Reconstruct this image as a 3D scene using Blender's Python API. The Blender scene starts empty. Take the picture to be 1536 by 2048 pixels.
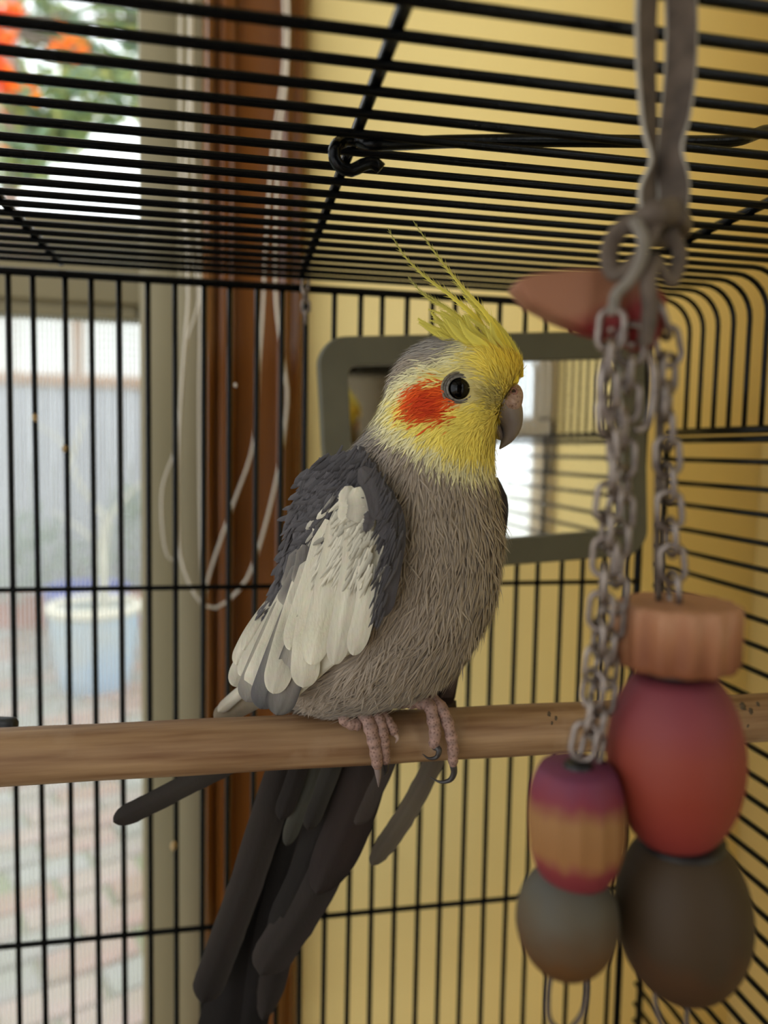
import bpy, bmesh, math, random
import numpy as np
from mathutils import Vector, Matrix, noise as mnoise

random.seed(7); rng = np.random.default_rng(7)
PI = math.pi
sc = bpy.context.scene
COL = sc.collection

# ------------------------------------------------------------------ camera
FPX, CX, CY = 1539.0, 768.0, 1024.0          # focal length in pixels of the 1536x2048 frame
CAMZ = 1.30
YAW, PITCH, ROLL = math.radians(10.96), math.radians(-4.57), math.radians(1.15)
FWD = Vector((math.sin(YAW)*math.cos(PITCH), math.cos(YAW)*math.cos(PITCH), math.sin(PITCH)))
H0 = Vector((math.cos(YAW), -math.sin(YAW), 0))
U0 = H0.cross(FWD)
RGT = H0*math.cos(ROLL) + U0*math.sin(ROLL)
UPV = -H0*math.sin(ROLL) + U0*math.cos(ROLL)
CAM = Vector((0, 0, CAMZ))
cam_d = bpy.data.cameras.new('camera'); cam = bpy.data.objects.new('camera', cam_d); COL.objects.link(cam)
M3 = Matrix((RGT, UPV, -FWD)).transposed()
cam.matrix_world = Matrix.Translation(CAM) @ M3.to_4x4()
cam_d.sensor_width = 36.0; cam_d.lens = FPX/2048*36.0
cam_d.clip_start = 0.01; cam_d.clip_end = 200
cam_d.dof.use_dof = True; cam_d.dof.focus_distance = 0.262; cam_d.dof.aperture_fstop = 6.8
sc.camera = cam

# ------------------------------------------------------------------ world, light, exposure
w = bpy.data.worlds.new('overcast_sky'); sc.world = w; w.use_nodes = True
bg = w.node_tree.nodes['Background']
bg.inputs['Color'].default_value = (0.93, 0.97, 1.0, 1); bg.inputs['Strength'].default_value = 1.0
sc.view_settings.view_transform = 'Standard'
try: sc.view_settings.look = 'None'
except Exception: pass
sc.view_settings.gamma = 1.0; sc.view_settings.use_curve_mapping = False
sc.view_settings.exposure = 1.48
try: sc.cycles.max_bounces = 10; sc.cycles.transparent_max_bounces = 24
except Exception: pass

# ------------------------------------------------------------------ helpers: a pixel of the frame -> a point at a known distance
def ray(px, py):
    return FWD + RGT*((px-CX)/FPX) - UPV*((py-CY)/FPX)
def P(px, py, Y):
    d = ray(px, py); return CAM + d*(Y/d.y)
def PXp(px, py, X):
    d = ray(px, py); return CAM + d*(X/d.x)
def PZ(px, py, Z):
    d = ray(px, py); return CAM + d*((Z-CAMZ)/d.z)
def pscale(p):            # metres per pixel at a point
    return (p-CAM).dot(FWD)/FPX

def lin(c):
    return c/12.92 if c <= 0.04045 else ((c+0.055)/1.055)**2.4
def rgb(r, g, b):
    return (lin(r/255), lin(g/255), lin(b/255))
def mix(a, b, t):
    return tuple(a[i]*(1-t)+b[i]*t for i in range(3))

# ------------------------------------------------------------------ materials
def newmat(name):
    m = bpy.data.materials.new(name); m.use_nodes = True
    return m, m.node_tree.nodes, m.node_tree.links, m.node_tree.nodes['Principled BSDF']
def mat(name, col, rough=0.6, metal=0.0, spec=0.5, nscale=0, namt=0.0, col2=None, bump=0.0, bscale=None, stretch=None, detail=4):
    m, N, L, b = newmat(name)
    b.inputs['Base Color'].default_value = (*col, 1); b.inputs['Roughness'].default_value = rough
    b.inputs['Metallic'].default_value = metal; b.inputs['Specular IOR Level'].default_value = spec
    if nscale or bump:
        tc = N.new('ShaderNodeTexCoord'); mp = N.new('ShaderNodeMapping')
        L.new(tc.outputs['Object'], mp.inputs['Vector'])
        if stretch: mp.inputs['Scale'].default_value = stretch
        if nscale:
            nz = N.new('ShaderNodeTexNoise'); nz.inputs['Scale'].default_value = nscale; nz.inputs['Detail'].default_value = detail
            L.new(mp.outputs['Vector'], nz.inputs['Vector'])
            cr = N.new('ShaderNodeValToRGB'); cr.color_ramp.elements[0].position = 0.35; cr.color_ramp.elements[1].position = 0.68
            c2 = col2 if col2 else tuple(c*(1-namt) for c in col)
            cr.color_ramp.elements[0].color = (*c2, 1); cr.color_ramp.elements[1].color = (*col, 1)
            L.new(nz.outputs['Fac'], cr.inputs['Fac']); L.new(cr.outputs['Color'], b.inputs['Base Color'])
        if bump:
            nb = N.new('ShaderNodeTexNoise'); nb.inputs['Scale'].default_value = bscale or nscale*3; nb.inputs['Detail'].default_value = 3
            L.new(mp.outputs['Vector'], nb.inputs['Vector'])
            bp = N.new('ShaderNodeBump'); bp.inputs['Strength'].default_value = bump; bp.inputs['Distance'].default_value = 0.001
            L.new(nb.outputs['Fac'], bp.inputs['Height']); L.new(bp.outputs['Normal'], b.inputs['Normal'])
    return m
def vmat(name, rough=0.8, spec=0.25, bump=0.0, bscale=400, stretch=None, sheen=0.0, tl=0.0):
    m, N, L, b = newmat(name)
    a = N.new('ShaderNodeAttribute'); a.attribute_name = 'Col'
    L.new(a.outputs['Color'], b.inputs['Base Color'])
    b.inputs['Roughness'].default_value = rough; b.inputs['Specular IOR Level'].default_value = spec
    if sheen: b.inputs['Sheen Weight'].default_value = sheen
    if bump:
        tc = N.new('ShaderNodeTexCoord'); mp = N.new('ShaderNodeMapping'); L.new(tc.outputs['Object'], mp.inputs['Vector'])
        if stretch: mp.inputs['Scale'].default_value = stretch
        nb = N.new('ShaderNodeTexNoise'); nb.inputs['Scale'].default_value = bscale; nb.inputs['Detail'].default_value = 3
        L.new(mp.outputs['Vector'], nb.inputs['Vector'])
        bp = N.new('ShaderNodeBump'); bp.inputs['Strength'].default_value = bump; bp.inputs['Distance'].default_value = 0.0005
        L.new(nb.outputs['Fac'], bp.inputs['Height']); L.new(bp.outputs['Normal'], b.inputs['Normal'])
    if tl:
        tr = N.new('ShaderNodeBsdfTranslucent'); L.new(a.outputs['Color'], tr.inputs['Color'])
        mx = N.new('ShaderNodeMixShader'); mx.inputs[0].default_value = tl
        out = [n for n in N if n.type == 'OUTPUT_MATERIAL'][0]
        L.new(b.outputs[0], mx.inputs[1]); L.new(tr.outputs[0], mx.inputs[2]); L.new(mx.outputs[0], out.inputs['Surface'])
    return m

M = {}
M['wall'] = mat('yellow_plaster', rgb(246, 221, 148), 0.55, spec=0.35, nscale=3, namt=0.06, bump=0.5, bscale=300)
M['ceiling'] = mat('white_ceiling', rgb(225, 222, 212), 0.9, nscale=3, namt=0.04)
M['floor'] = mat('oak_floor', rgb(206, 180, 146), 0.4, nscale=9, namt=0.2, stretch=(1, 8, 1))
M['casing'] = mat('stained_wood', rgb(118, 70, 24), 0.2, spec=0.5, nscale=22, col2=rgb(94, 52, 16), stretch=(1.6, 1.6, 0.12), bump=0.08, bscale=200)
M['frame'] = mat('taupe_window_paint', rgb(144, 135, 108), 0.4, spec=0.25, nscale=5, namt=0.06)
M['trimw'] = mat('beige_trim', rgb(190, 172, 140), 0.45, nscale=5, namt=0.06)
M['wire'] = mat('black_wire', rgb(4, 5, 6), 0.25, spec=0.14, nscale=160, col2=rgb(7, 8, 9), bump=0.12, bscale=500)
M['plastic'] = mat('black_plastic', rgb(28, 30, 34), 0.45, nscale=100, namt=0.2)
M['steel'] = mat('steel_links', rgb(150, 138, 130), 0.36, metal=0.85, nscale=300, col2=rgb(100, 88, 82))
M['cord'] = mat('white_cord', rgb(216, 208, 194), 0.7, nscale=400, namt=0.08)
M['mirrorframe'] = mat('grey_green_frame', rgb(92, 88, 70), 0.5, spec=0.4, nscale=45, namt=0.14, bump=0.1, bscale=350)
M['perch'] = None

# ------------------------------------------------------------------ mesh builder
class MB:
    def __init__(s): s.v = []; s.f = []; s.c = []
    def add(s, vs, fs, cols=None):
        o = len(s.v); s.v += [tuple(v) for v in vs]; s.f += [tuple(i+o for i in f) for f in fs]
        if cols is None: cols = [(0.5, 0.5, 0.5)]*len(vs)
        elif len(cols) != len(vs): cols = [cols[0]]*len(vs)
        s.c += [tuple(c) for c in cols]
        return s
    def tube(s, pts, r, n=8, cols=None, closed=False, flat=None):
        pts = [Vector(p) for p in pts]; k = len(pts)
        rr = r if isinstance(r, (list, tuple)) else [r]*k
        tang = []
        for i in range(k):
            a = pts[(i-1) % k] if (closed or i > 0) else pts[i]
            b = pts[(i+1) % k] if (closed or i < k-1) else pts[i]
            t = (b-a); tang.append(t.normalized() if t.length > 1e-12 else Vector((0, 0, 1)))
        ref = Vector((0, 0, 1)) if abs(tang[0].z) < 0.9 else Vector((1, 0, 0))
        nrm = (ref - tang[0]*ref.dot(tang[0])).normalized()
        vs = []; cs = []
        for i in range(k):
            t = tang[i]; nrm = (nrm - t*nrm.dot(t))
            nrm = nrm.normalized() if nrm.length > 1e-9 else t.orthogonal().normalized()
            bn = t.cross(nrm)
            for j in range(n):
                a = 2*PI*j/n
                vs.append(pts[i] + nrm*(math.cos(a)*rr[i]) + bn*(math.sin(a)*rr[i]*(flat or 1)))
                cs.append(cols[i] if cols else (0.5, 0.5, 0.5))
        fs = []
        for i in range(k if closed else k-1):
            i2 = (i+1) % k
            for j in range(n):
                j2 = (j+1) % n; fs.append((i*n+j, i*n+j2, i2*n+j2, i2*n+j))
        if not closed:
            fs.append(tuple(range(n-1, -1, -1))); fs.append(tuple((k-1)*n+j for j in range(n)))
        return s.add(vs, fs, cs)
    def loft(s, rings, cols=None, cap=True):
        n = len(rings[0]); vs = [v for r in rings for v in r]; fs = []
        for i in range(len(rings)-1):
            for j in range(n):
                j2 = (j+1) % n; fs.append((i*n+j, i*n+j2, (i+1)*n+j2, (i+1)*n+j))
        if cap:
            fs.append(tuple(range(n-1, -1, -1))); fs.append(tuple((len(rings)-1)*n+j for j in range(n)))
        return s.add(vs, fs, cols)
    def lathe(s, prof, origin, axis=Vector((0, 0, 1)), n=32, mod=None, cols=None):
        axis = Vector(axis).normalized(); u = axis.orthogonal().normalized(); v = axis.cross(u)
        rings = []; cs = []
        for i, (r, z) in enumerate(prof):
            ring = []
            for j in range(n):
                a = 2*PI*j/n; q = r*(mod(a, i) if mod else 1)
                ring.append(Vector(origin) + axis*z + u*(math.cos(a)*q) + v*(math.sin(a)*q))
                cs.append(cols[i] if cols else (0.5, 0.5, 0.5))
            rings.append(ring)
        return s.loft(rings, cs)
    def box(s, lo, hi, b=0.0):
        bm = bmesh.new(); bmesh.ops.create_cube(bm, size=1)
        lo = Vector(lo); hi = Vector(hi); c = (lo+hi)/2; d = hi-lo
        for v in bm.verts: v.co = Vector((v.co.x*d.x, v.co.y*d.y, v.co.z*d.z)) + c
        if b: bmesh.ops.bevel(bm, geom=list(bm.edges), offset=b, segments=2, affect='EDGES', profile=0.5)
        bm.verts.index_update()
        s.add([v.co.copy() for v in bm.verts], [[v.index for v in f.verts] for f in bm.faces]); bm.free()
        return s
    def prism(s, poly, d, b=0.0, segs=3):      # polygon of Vectors, extruded by vector d, optional bevel
        bm = bmesh.new(); vs = [bm.verts.new(p) for p in poly]; f = bm.faces.new(vs)
        r = bmesh.ops.extrude_face_region(bm, geom=[f])
        bmesh.ops.translate(bm, verts=[v for v in r['geom'] if isinstance(v, bmesh.types.BMVert)], vec=d)
        bmesh.ops.recalc_face_normals(bm, faces=bm.faces)
        if b: bmesh.ops.bevel(bm, geom=list(bm.edges), offset=b, segments=segs, affect='EDGES', profile=0.5)
        bm.verts.index_update()
        s.add([v.co.copy() for v in bm.verts], [[v.index for v in f.verts] for f in bm.faces]); bm.free()
        return s

ORG = {}
def mesh_of(name, mb, org, smooth=True, color=False):
    me = bpy.data.meshes.new(name)
    me.from_pydata([(v[0]-org[0], v[1]-org[1], v[2]-org[2]) for v in mb.v], [], mb.f)
    if color:
        at = me.attributes.new('Col', 'FLOAT_COLOR', 'POINT')
        at.data.foreach_set('color', np.array([(c[0], c[1], c[2], 1) for c in mb.c], dtype=np.float32).ravel())
    if smooth: me.polygons.foreach_set('use_smooth', [True]*len(me.polygons))
    me.update(); return me
def tag(o, label=None, cat=None, group=None, kind=None):
    if label: o['label'] = label
    if cat: o['category'] = cat
    if group: o['group'] = group
    if kind: o['kind'] = kind
    return o
def obj(name, mb, m, parent=None, smooth=True, color=False, sharp=None, label=None, kind=None):
    """one mesh object; vertices are given in world space"""
    if parent is not None: org = ORG[parent.name]
    else:
        a = np.array(mb.v); org = ((a[:, 0].min()+a[:, 0].max())/2, (a[:, 1].min()+a[:, 1].max())/2, a[:, 2].min())
    me = mesh_of(name, mb, org, smooth, color); me.materials.append(m)
    o = bpy.data.objects.new(name, me); COL.objects.link(o)
    if parent is not None: o.parent = parent
    else: o.location = org
    ORG[o.name] = org
    if sharp and smooth:
        try: me.set_sharp_from_angle(angle=math.radians(sharp))
        except Exception: pass
    if label: o['label'] = label
    if kind: o['kind'] = kind
    return o
def thing(name, loc, label, cat, group=None):
    o = bpy.data.objects.new(name, None); COL.objects.link(o); o.location = loc; o.empty_display_size = 0.02
    ORG[o.name] = tuple(loc); return tag(o, label, cat, group)
def share(name, me, loc, parent, rot=None):
    """another piece that shares mesh data; loc in world space"""
    o = bpy.data.objects.new(name, me); COL.objects.link(o); g = ORG[parent.name]
    o.parent = parent; o.location = (loc[0]-g[0], loc[1]-g[1], loc[2]-g[2])
    if rot is not None: o.rotation_euler = rot
    ORG[o.name] = tuple(loc); return o
def struct(name, mb, m, parent=None, **k):
    o = obj(name, mb, m, parent, **k)
    if parent is None: o['kind'] = 'structure'
    return o
def crom(pts, n):
    """smooth resample of control rows (any dimension)"""
    a = np.array([list(p) for p in pts], float); k = len(a)
    d = np.r_[0, np.cumsum(np.maximum(np.linalg.norm(np.diff(a[:, :2], axis=0), axis=1), 1e-9))]
    ts = np.linspace(0, d[-1], n); out = []
    m = np.zeros_like(a)
    for i in range(k):
        if i == 0: m[i] = (a[1]-a[0])/(d[1]-d[0])
        elif i == k-1: m[i] = (a[-1]-a[-2])/(d[-1]-d[-2])
        else: m[i] = (a[i+1]-a[i-1])/(d[i+1]-d[i-1])
    for t in ts:
        i = min(max(np.searchsorted(d, t, side='right')-1, 0), k-2); h = d[i+1]-d[i]; s = (t-d[i])/h
        out.append((2*s**3-3*s**2+1)*a[i] + (s**3-2*s**2+s)*h*m[i] + (-2*s**3+3*s**2)*a[i+1] + (s**3-s**2)*h*m[i+1])
    return np.array(out)
def crom3(vs, n):
    a = [Vector(v) for v in vs]
    L = [0]
    for i in range(1, len(a)): L.append(L[-1] + max((a[i]-a[i-1]).length, 1e-9))
    rows = crom([(l, 0, *v) for l, v in zip(L, a)], n)
    return [Vector(r[2:5]) for r in rows]

# =================================================================== ROOM SHELL
YW = 0.62                    # inner face of the back wall
XR_W = P(1506, 1200, YW).x   # inner face of the right wall
zc = CAMZ
x_glass = P(283, 900, 0.66).x            # right edge of the window opening
x_f1 = P(357, 900, 0.64).x
x_cl = P(404, 900, 0.605).x
x_cr = P(607, 900, 0.605).x
z_railt = P(150, 438, 0.66).z; z_railb = P(150, 628, 0.66).z
WIN_L, WIN_TOP, WIN_BOT = -1.00, 2.15, 0.35
mb = MB()
mb.box((x_cr-0.02, YW, 0), (XR_W+0.12, YW+0.12, 2.5))
struct('wall_back', mb, M['wall'])
mb = MB(); mb.box((-2.6, YW, 0), (WIN_L-0.06, YW+0.12, 2.5))
mb.box((WIN_L-0.06, YW, WIN_TOP+0.05), (x_cr-0.02, YW+0.12, 2.5)); mb.box((WIN_L-0.06, YW, 0), (x_cr-0.02, YW+0.12, WIN_BOT-0.05))
struct('wall_window', mb, M['wall'])
# right wall with a second window beside the cage (its glare shows in the cage mirror)
W2A, W2B = -0.20, -1.38
mb = MB(); mb.box((XR_W, W2A, 0), (XR_W+0.12, YW, 2.5))
mb.box((XR_W, W2B, 0), (XR_W+0.12, W2A, 0.55)); mb.box((XR_W, W2B, 2.2), (XR_W+0.12, W2A, 2.5)); mb.box((XR_W, -3.2, 0), (XR_W+0.12, W2B, 2.5))
struct('wall_right', mb, M['wall'])
mb = MB(); mb.box((-2.6, -3.2, -0.05), (XR_W+0.12, YW+0.12, 0)); struct('floor', mb, M['floor'])
mb = MB(); mb.box((-1.7, -1.5, 2.5), (XR_W+0.12, YW+0.12, 2.55)); struct('ceiling', mb, M['ceiling'])

mb = MB(); mb.box((-0.75, -1.52, 0), (XR_W, -1.40, 2.5)); struct('light_block_rear', mb, mat('light_block_paint', rgb(120, 108, 88), .8, nscale=3, namt=.08))  # unseen partial wall, added behind the camera to cut the frontal light
# stained wooden casing beside the window: one moulded profile, run vertically
prof = [(0.0, 0.0), (0.0, -0.012), (0.05, -0.0185), (0.10, -0.017), (0.12, -0.012), (0.15, -0.012), (0.18, -0.019), (0.24, -0.020), (0.30, -0.0185),
        (0.33, -0.013), (0.40, -0.0125), (0.55, -0.014), (0.72, -0.016), (0.76, -0.020), (0.80, -0.0215), (0.84, -0.020), (0.87, -0.016), (0.94, -0.0155), (0.985, -0.012), (1.0, 0.0)]
mb = MB(); ring = lambda z: [Vector((x_cl+(x_cr-x_cl)*a, YW+0.005+b, z)) for a, b in prof]
mb.loft([ring(0.10), ring(2.3)]); struct('trim_1', mb, M['casing'], sharp=35)
# far casing on the other side of the opening, out of frame
# ---- window: painted frame, transom rail, panes, insect screen
win = bpy.data.objects.new('window_1', None); COL.objects.link(win); win.location = ((x_glass+WIN_L)/2, 0.66, WIN_BOT); win['kind'] = 'structure'; ORG['window_1'] = tuple(win.location)
obj('frame_stop', MB().box((x_f1, 0.628, WIN_BOT), (x_cl+0.004, 0.70, WIN_TOP), 0.002), M['frame'], win, sharp=30)
obj('stile', MB().box((x_glass, 0.648, WIN_BOT), (x_f1+0.004, 0.71, WIN_TOP), 0.003), M['frame'], win, sharp=30)
mb = MB(); mb.box((WIN_L, 0.656, z_railb+0.010), (x_glass+0.004, 0.705, z_railt), 0.004)
mb.box((WIN_L, 0.668, z_railb), (x_glass-0.004, 0.70, z_railb+0.012), 0.002)
obj('transom', mb, M['frame'], win, sharp=30)
obj('stile', MB().box((WIN_L-0.05, 0.648, WIN_BOT), (WIN_L+0.004, 0.71, WIN_TOP), 0.003), M['frame'], win, sharp=30)
obj('head', MB().box((WIN_L-0.05, 0.628, WIN_TOP), (x_cl+0.004, 0.71, WIN_TOP+0.06), 0.003), M['frame'], win, sharp=30)
obj('sill', MB().box((WIN_L-0.05, 0.60, WIN_BOT-0.05), (x_cl+0.004, 0.71, WIN_BOT), 0.003), M['frame'], win, sharp=30)
def thin_glass(name, tint=(0.97, 0.985, 0.98), refl=0.04):
    m, N, L, b = newmat(name)
    t = N.new('ShaderNodeBsdfTransparent'); t.inputs['Color'].default_value = (*tint, 1)
    g = N.new('ShaderNodeBsdfGlossy'); g.inputs['Roughness'].default_value = 0.02
    mx = N.new('ShaderNodeMixShader'); mx.inputs[0].default_value = refl
    L.new(t.outputs[0], mx.inputs[1]); L.new(g.outputs[0], mx.inputs[2])
    L.new(mx.outputs[0], [n for n in N if n.type == 'OUTPUT_MATERIAL'][0].inputs['Surface']); return m
M['glass'] = thin_glass('window_glass')
obj('pane', MB().box((WIN_L, 0.690, z_railt-0.003), (x_glass+0.003, 0.693, WIN_TOP)), M['glass'], win, smooth=False)
obj('pane', MB().box((WIN_L, 0.694, WIN_BOT), (x_glass+0.003, 0.697, z_railb+0.003)), M['glass'], win, smooth=False)
# insect screen: fine strands joined into one part
m, N, L, b = newmat('screen_veil'); M['veil'] = m
tr = N.new('ShaderNodeBsdfTransparent'); mx = N.new('ShaderNodeMixShader'); mx.inputs[0].default_value = 0.10
tl = N.new('ShaderNodeBsdfTranslucent'); tl.inputs['Color'].default_value = (0.85, 0.87, 0.88, 1)
L.new(tr.outputs[0], mx.inputs[1]); L.new(tl.outputs[0], mx.inputs[2]); L.new(mx.outputs[0], [n for n in N if n.type == 'OUTPUT_MATERIAL'][0].inputs['Surface'])
M['strand'] = mat('screen_strand', rgb(196, 198, 200), 0.6, nscale=40, namt=0.05)
mb = MB(); x = WIN_L
while x < x_glass:
    mb.add([(x, 0.676, WIN_BOT), (x+0.0009, 0.676, WIN_BOT), (x+0.0009, 0.676, z_railb+0.002), (x, 0.676, z_railb+0.002),
            (x, 0.6766, WIN_BOT), (x+0.0009, 0.6766, WIN_BOT), (x+0.0009, 0.6766, z_railb+0.002), (x, 0.6766, z_railb+0.002)],
           [(0, 1, 2, 3), (5, 4, 7, 6), (1, 5, 6, 2), (4, 0, 3, 7)]); x += 0.0034
scr = obj('insect_screen', mb, M['strand'], win, smooth=False, kind='stuff')
obj('screen_weave', MB().box((WIN_L, 0.6772, WIN_BOT), (x_glass+0.002, 0.6776, z_railb+0.002)), M['veil'], win, smooth=False)
# second window in the right wall (seen in the cage mirror)
win2 = bpy.data.objects.new('window_2', None); COL.objects.link(win2); win2.location = (XR_W, -0.9, 0.55); win2['kind'] = 'structure'; ORG['window_2'] = tuple(win2.location)
obj('frame', MB().box((XR_W-0.015, W2A-0.055, 0.50), (XR_W+0.13, W2A+0.012, 2.25), 0.004), M['trimw'], win2, sharp=30)
obj('frame', MB().box((XR_W-0.015, W2B-0.012, 0.50), (XR_W+0.13, W2B+0.06, 2.25), 0.004), M['trimw'], win2, sharp=30)
obj('sill', MB().box((XR_W-0.03, W2B, 0.50), (XR_W+0.13, W2A, 0.56), 0.004), M['trimw'], win2, sharp=30)
obj('head', MB().box((XR_W-0.015, W2B, 2.19), (XR_W+0.13, W2A, 2.26), 0.004), M['trimw'], win2, sharp=30)
obj('glazing_bar', MB().box((XR_W+0.04, W2B, 1.33), (XR_W+0.08, W2A, 1.365), 0.004), M['trimw'], win2, sharp=30)
obj('pane', MB().box((XR_W+0.058, W2B, 0.55), (XR_W+0.061, W2A, 2.2)), M['glass'], win2, smooth=False)

# blind cords
def cord(pts, Y, label, r=0.0011):
    p3 = crom3([P(x, y, Y) for x, y in pts], 90)
    o = obj('blind_cord', MB().tube(p3, r, 6), M['cord']); tag(o, label, 'cord', None)
cord([(575, -40), (577, 60), (572, 170), (560, 260), (553, 400), (552, 600), (569, 737), (575, 800), (554, 954), (500, 1146), (454, 1204), (421, 1218), (400, 1204), (372, 1150), (358, 1090), (358, 883), (371, 675), (377, 600), (372, 380), (380, 130), (380, -40)], 0.583, 'white blind cord looping from brown casing down across the taupe frame')
cord([(566, -40), (568, 120), (545, 300), (530, 520), (527, 600), (519, 725), (506, 892), (462, 1021), (417, 1154), (409, 1195), (402, 1080), (399, 800), (401, 560), (386, 300), (384, -40)], 0.590, 'white blind cord hanging in a narrow loop against the brown casing', 0.0010)
cord([(362, -40), (361, 200), (366, 430), (398, 590), (372, 690), (362, 800), (348, 904), (327, 965), (323, 1020), (330, 1095), (341, 1120), (352, 1112)], 0.600, 'thin blind cord curling over the taupe window frame', 0.0008)

# =================================================================== OUTDOORS
M['soil'] = mat('mossy_joints', rgb(126, 120, 98), 0.95, nscale=2.2, col2=rgb(104, 118, 62), bump=0.4, bscale=30)
mb = MB(); mb.box((-30, YW+0.13, -0.10), (30, 60, -0.035)); struct('ground_paved', MB().box((XR_W+0.13, -30, -0.10), (30, YW+0.13, -0.035)), mat('pale_paving', rgb(226, 222, 212), .9, nscale=2, namt=.08), smooth=False)
patio = struct('ground', mb, M['soil'], smooth=False)
bricks = []
bcols = [rgb(162, 124, 114), rgb(150, 132, 126), rgb(152, 148, 146), rgb(166, 138, 130), rgb(142, 136, 132), rgb(154, 112, 96)]
bmats = [mat('paver_%d' % i, c, 0.9, nscale=7, col2=mix(c, rgb(120, 128, 92), 0.4), bump=0.3, bscale=40) for i, c in enumerate(bcols)]
bme = []
for m_ in bmats:
    me = mesh_of('brick', MB().box((-0.113, -0.055, -0.03), (0.113, 0.055, 0.012), 0.007), (0, 0, 0), True); me.materials.append(m_); bme.append(me)
ang = math.radians(24); ca, sa = math.cos(ang), math.sin(ang); cnt = 0
for i in range(-40, 40):
    for j in range(-20, 90):
        u, v = (i + (0.5 if j % 2 else 0))*0.242, j*0.124
        X, Y = u*ca - v*sa, u*sa + v*ca
        if Y < 1.2 or Y > 6.0: continue
        q = Vector((X, Y, -0.03)) - CAM; d = q.dot(FWD); px = CX + FPX*q.dot(RGT)/d; py = CY - FPX*q.dot(UPV)/d
        if -70 < px < 330 and 1150 < py < 2200:
            cnt += 1
            if cnt > 295: continue
            o = share('brick', random.choice(bme), (X, Y, -0.033+random.uniform(-0.006, 0.006)), patio, (random.uniform(-.02, .02), random.uniform(-.02, .02), ang+random.uniform(-.03, .03)))
# raised brick edging in front of the fence
M['edging'] = mat('red_edging', rgb(186, 106, 76), 0.9, nscale=6, namt=0.25)
pz = P(50, 1236, 5.9)
o = obj('garden_edging', MB().box((-4.2, 5.86, -0.04), (0.6, 5.98, P(50, 1192, 5.9).z), 0.01), M['edging'], sharp=30)
tag(o, 'low red brick edging at the foot of the grey fence', 'edging')
# fence: each board its own part
M['fence'] = mat('weathered_boards', rgb(172, 173, 182), 0.9, nscale=4, col2=rgb(148, 149, 157), stretch=(4, 1, .3))
M['fencerail'] = mat('brown_rail', rgb(178, 140, 112), 0.85, nscale=8, namt=0.2)
M['white_slat'] = mat('white_slats', rgb(236, 236, 234), 0.7, nscale=5, namt=0.04)
YF = 6.4; zt = P(100, 772, YF).z
fence = thing('garden_fence', (-1.6, YF, -0.035), 'weathered grey board fence behind the potted tree, white slatted screen on top', 'fence')
bm_ = mesh_of('board', MB().box((-0.07, -0.012, 0), (0.07, 0.012, zt+0.035), 0.004), (0, 0, 0)); bm_.materials.append(M['fence'])
for i in range(34): share('board', bm_, (-4.4+i*0.146, YF+random.uniform(-.006, .006), -0.035), fence)
obj('rail', MB().box((-4.5, YF-0.045, zt), (0.6, YF+0.03, P(100, 748, YF).z), 0.006), M['fencerail'], fence, sharp=30)
zs0, zs1 = P(100, 748, YF).z, P(100, 560, YF).z
pw = P(165, 700, YF).x - P(148, 700, YF).x; px0 = P(156, 700, YF).x
for k in range(-3, 3): obj('post', MB().box((px0+k*1.15-pw/2, YF-0.03, zs0-0.01), (px0+k*1.15+pw/2, YF+0.03, zs1), 0.006), M['fencerail'], fence, sharp=30)
ns = 13; sl = mesh_of('slat', MB().box((-2.55, -0.008, -0.024), (2.55, 0.008, 0.024), 0.003), (0, 0, 0)); sl.materials.append(M['white_slat'])
for k in range(ns): share('slat', sl, (-1.95, YF+0.012, zs0+0.035+(zs1-zs0-0.05)*k/(ns-1)), fence)
# potted tree
YP = 4.35
def pot(Yp, x0, x1, ytop, ybot, body, label, rimcol, name):
    a, b_ = P(x0, ytop, Yp), P(x1, ytop, Yp); R = (b_.x-a.x)/2; cx = (a.x+b_.x)/2; z1 = a.z; z0 = -0.035
    t = thing(name, (cx, Yp, z0), label, 'plant pot')
    h = z1-z0
    pr = [(R*.02, 0.0), (R*.66, 0.0), (R*.70, .02*h), (R*.80, .25*h), (R*.89, .55*h), (R*.94, .82*h), (R*.95, .90*h), (R*.88, .905*h), (R*.86, .80*h), (R*.02, .80*h)]
    obj('body', MB().lathe(pr, (cx, Yp, z0), n=40), body, t, sharp=50)
    rm = [(R*.90, .895*h), (R*.97, .89*h), (R*1.0, .93*h), (R*1.0, .97*h), (R*.96, h), (R*.90, h), (R*.88, .97*h), (R*.88, .91*h)]
    mbr = MB(); n = 40; rings = [[Vector((cx+r*math.cos(2*PI*j/n), Yp+r*math.sin(2*PI*j/n), z0+z)) for j in range(n)] for r, z in rm]; rings.append(rings[0])
    mbr.loft(rings, cap=False); obj('rim', mbr, rimcol, t)
    obj('soil', MB().lathe([(R*.01, .80*h), (R*.87, .81*h), (R*.87, .86*h), (R*.45, .89*h), (R*.01, .90*h)], (cx, Yp, z0), n=28), M['soil'], t)
    return t, cx, z0+.88*h, R
M['bluegl'] = mat('pale_blue_glaze', rgb(150, 186, 226), 0.25, nscale=2.6, col2=rgb(186, 192, 196))
M['cobalt'] = mat('cobalt_glaze', rgb(70, 84, 180), 0.25, nscale=4, namt=0.2)
M['cream'] = mat('cream_rim', rgb(238, 230, 212), 0.5, nscale=8, namt=0.06)
M['bark'] = mat('pale_bark', rgb(206, 200, 184), 0.9, nscale=12, namt=0.2, bump=.4, bscale=60)
pt, pcx, pz_, pR = pot(YP, 92, 284, 1206, 1350, M['bluegl'], 'pale blue glazed pot with cream rim holding a bare young tree', M['cream'], 'potted_tree')
pot(5.05, 86, 262, 1172, 1300, M['cobalt'], 'cobalt blue pot standing close behind the pale blue pot', M['cobalt'], 'plant_pot')
tx = P(208, 1180, YP).x
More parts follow.
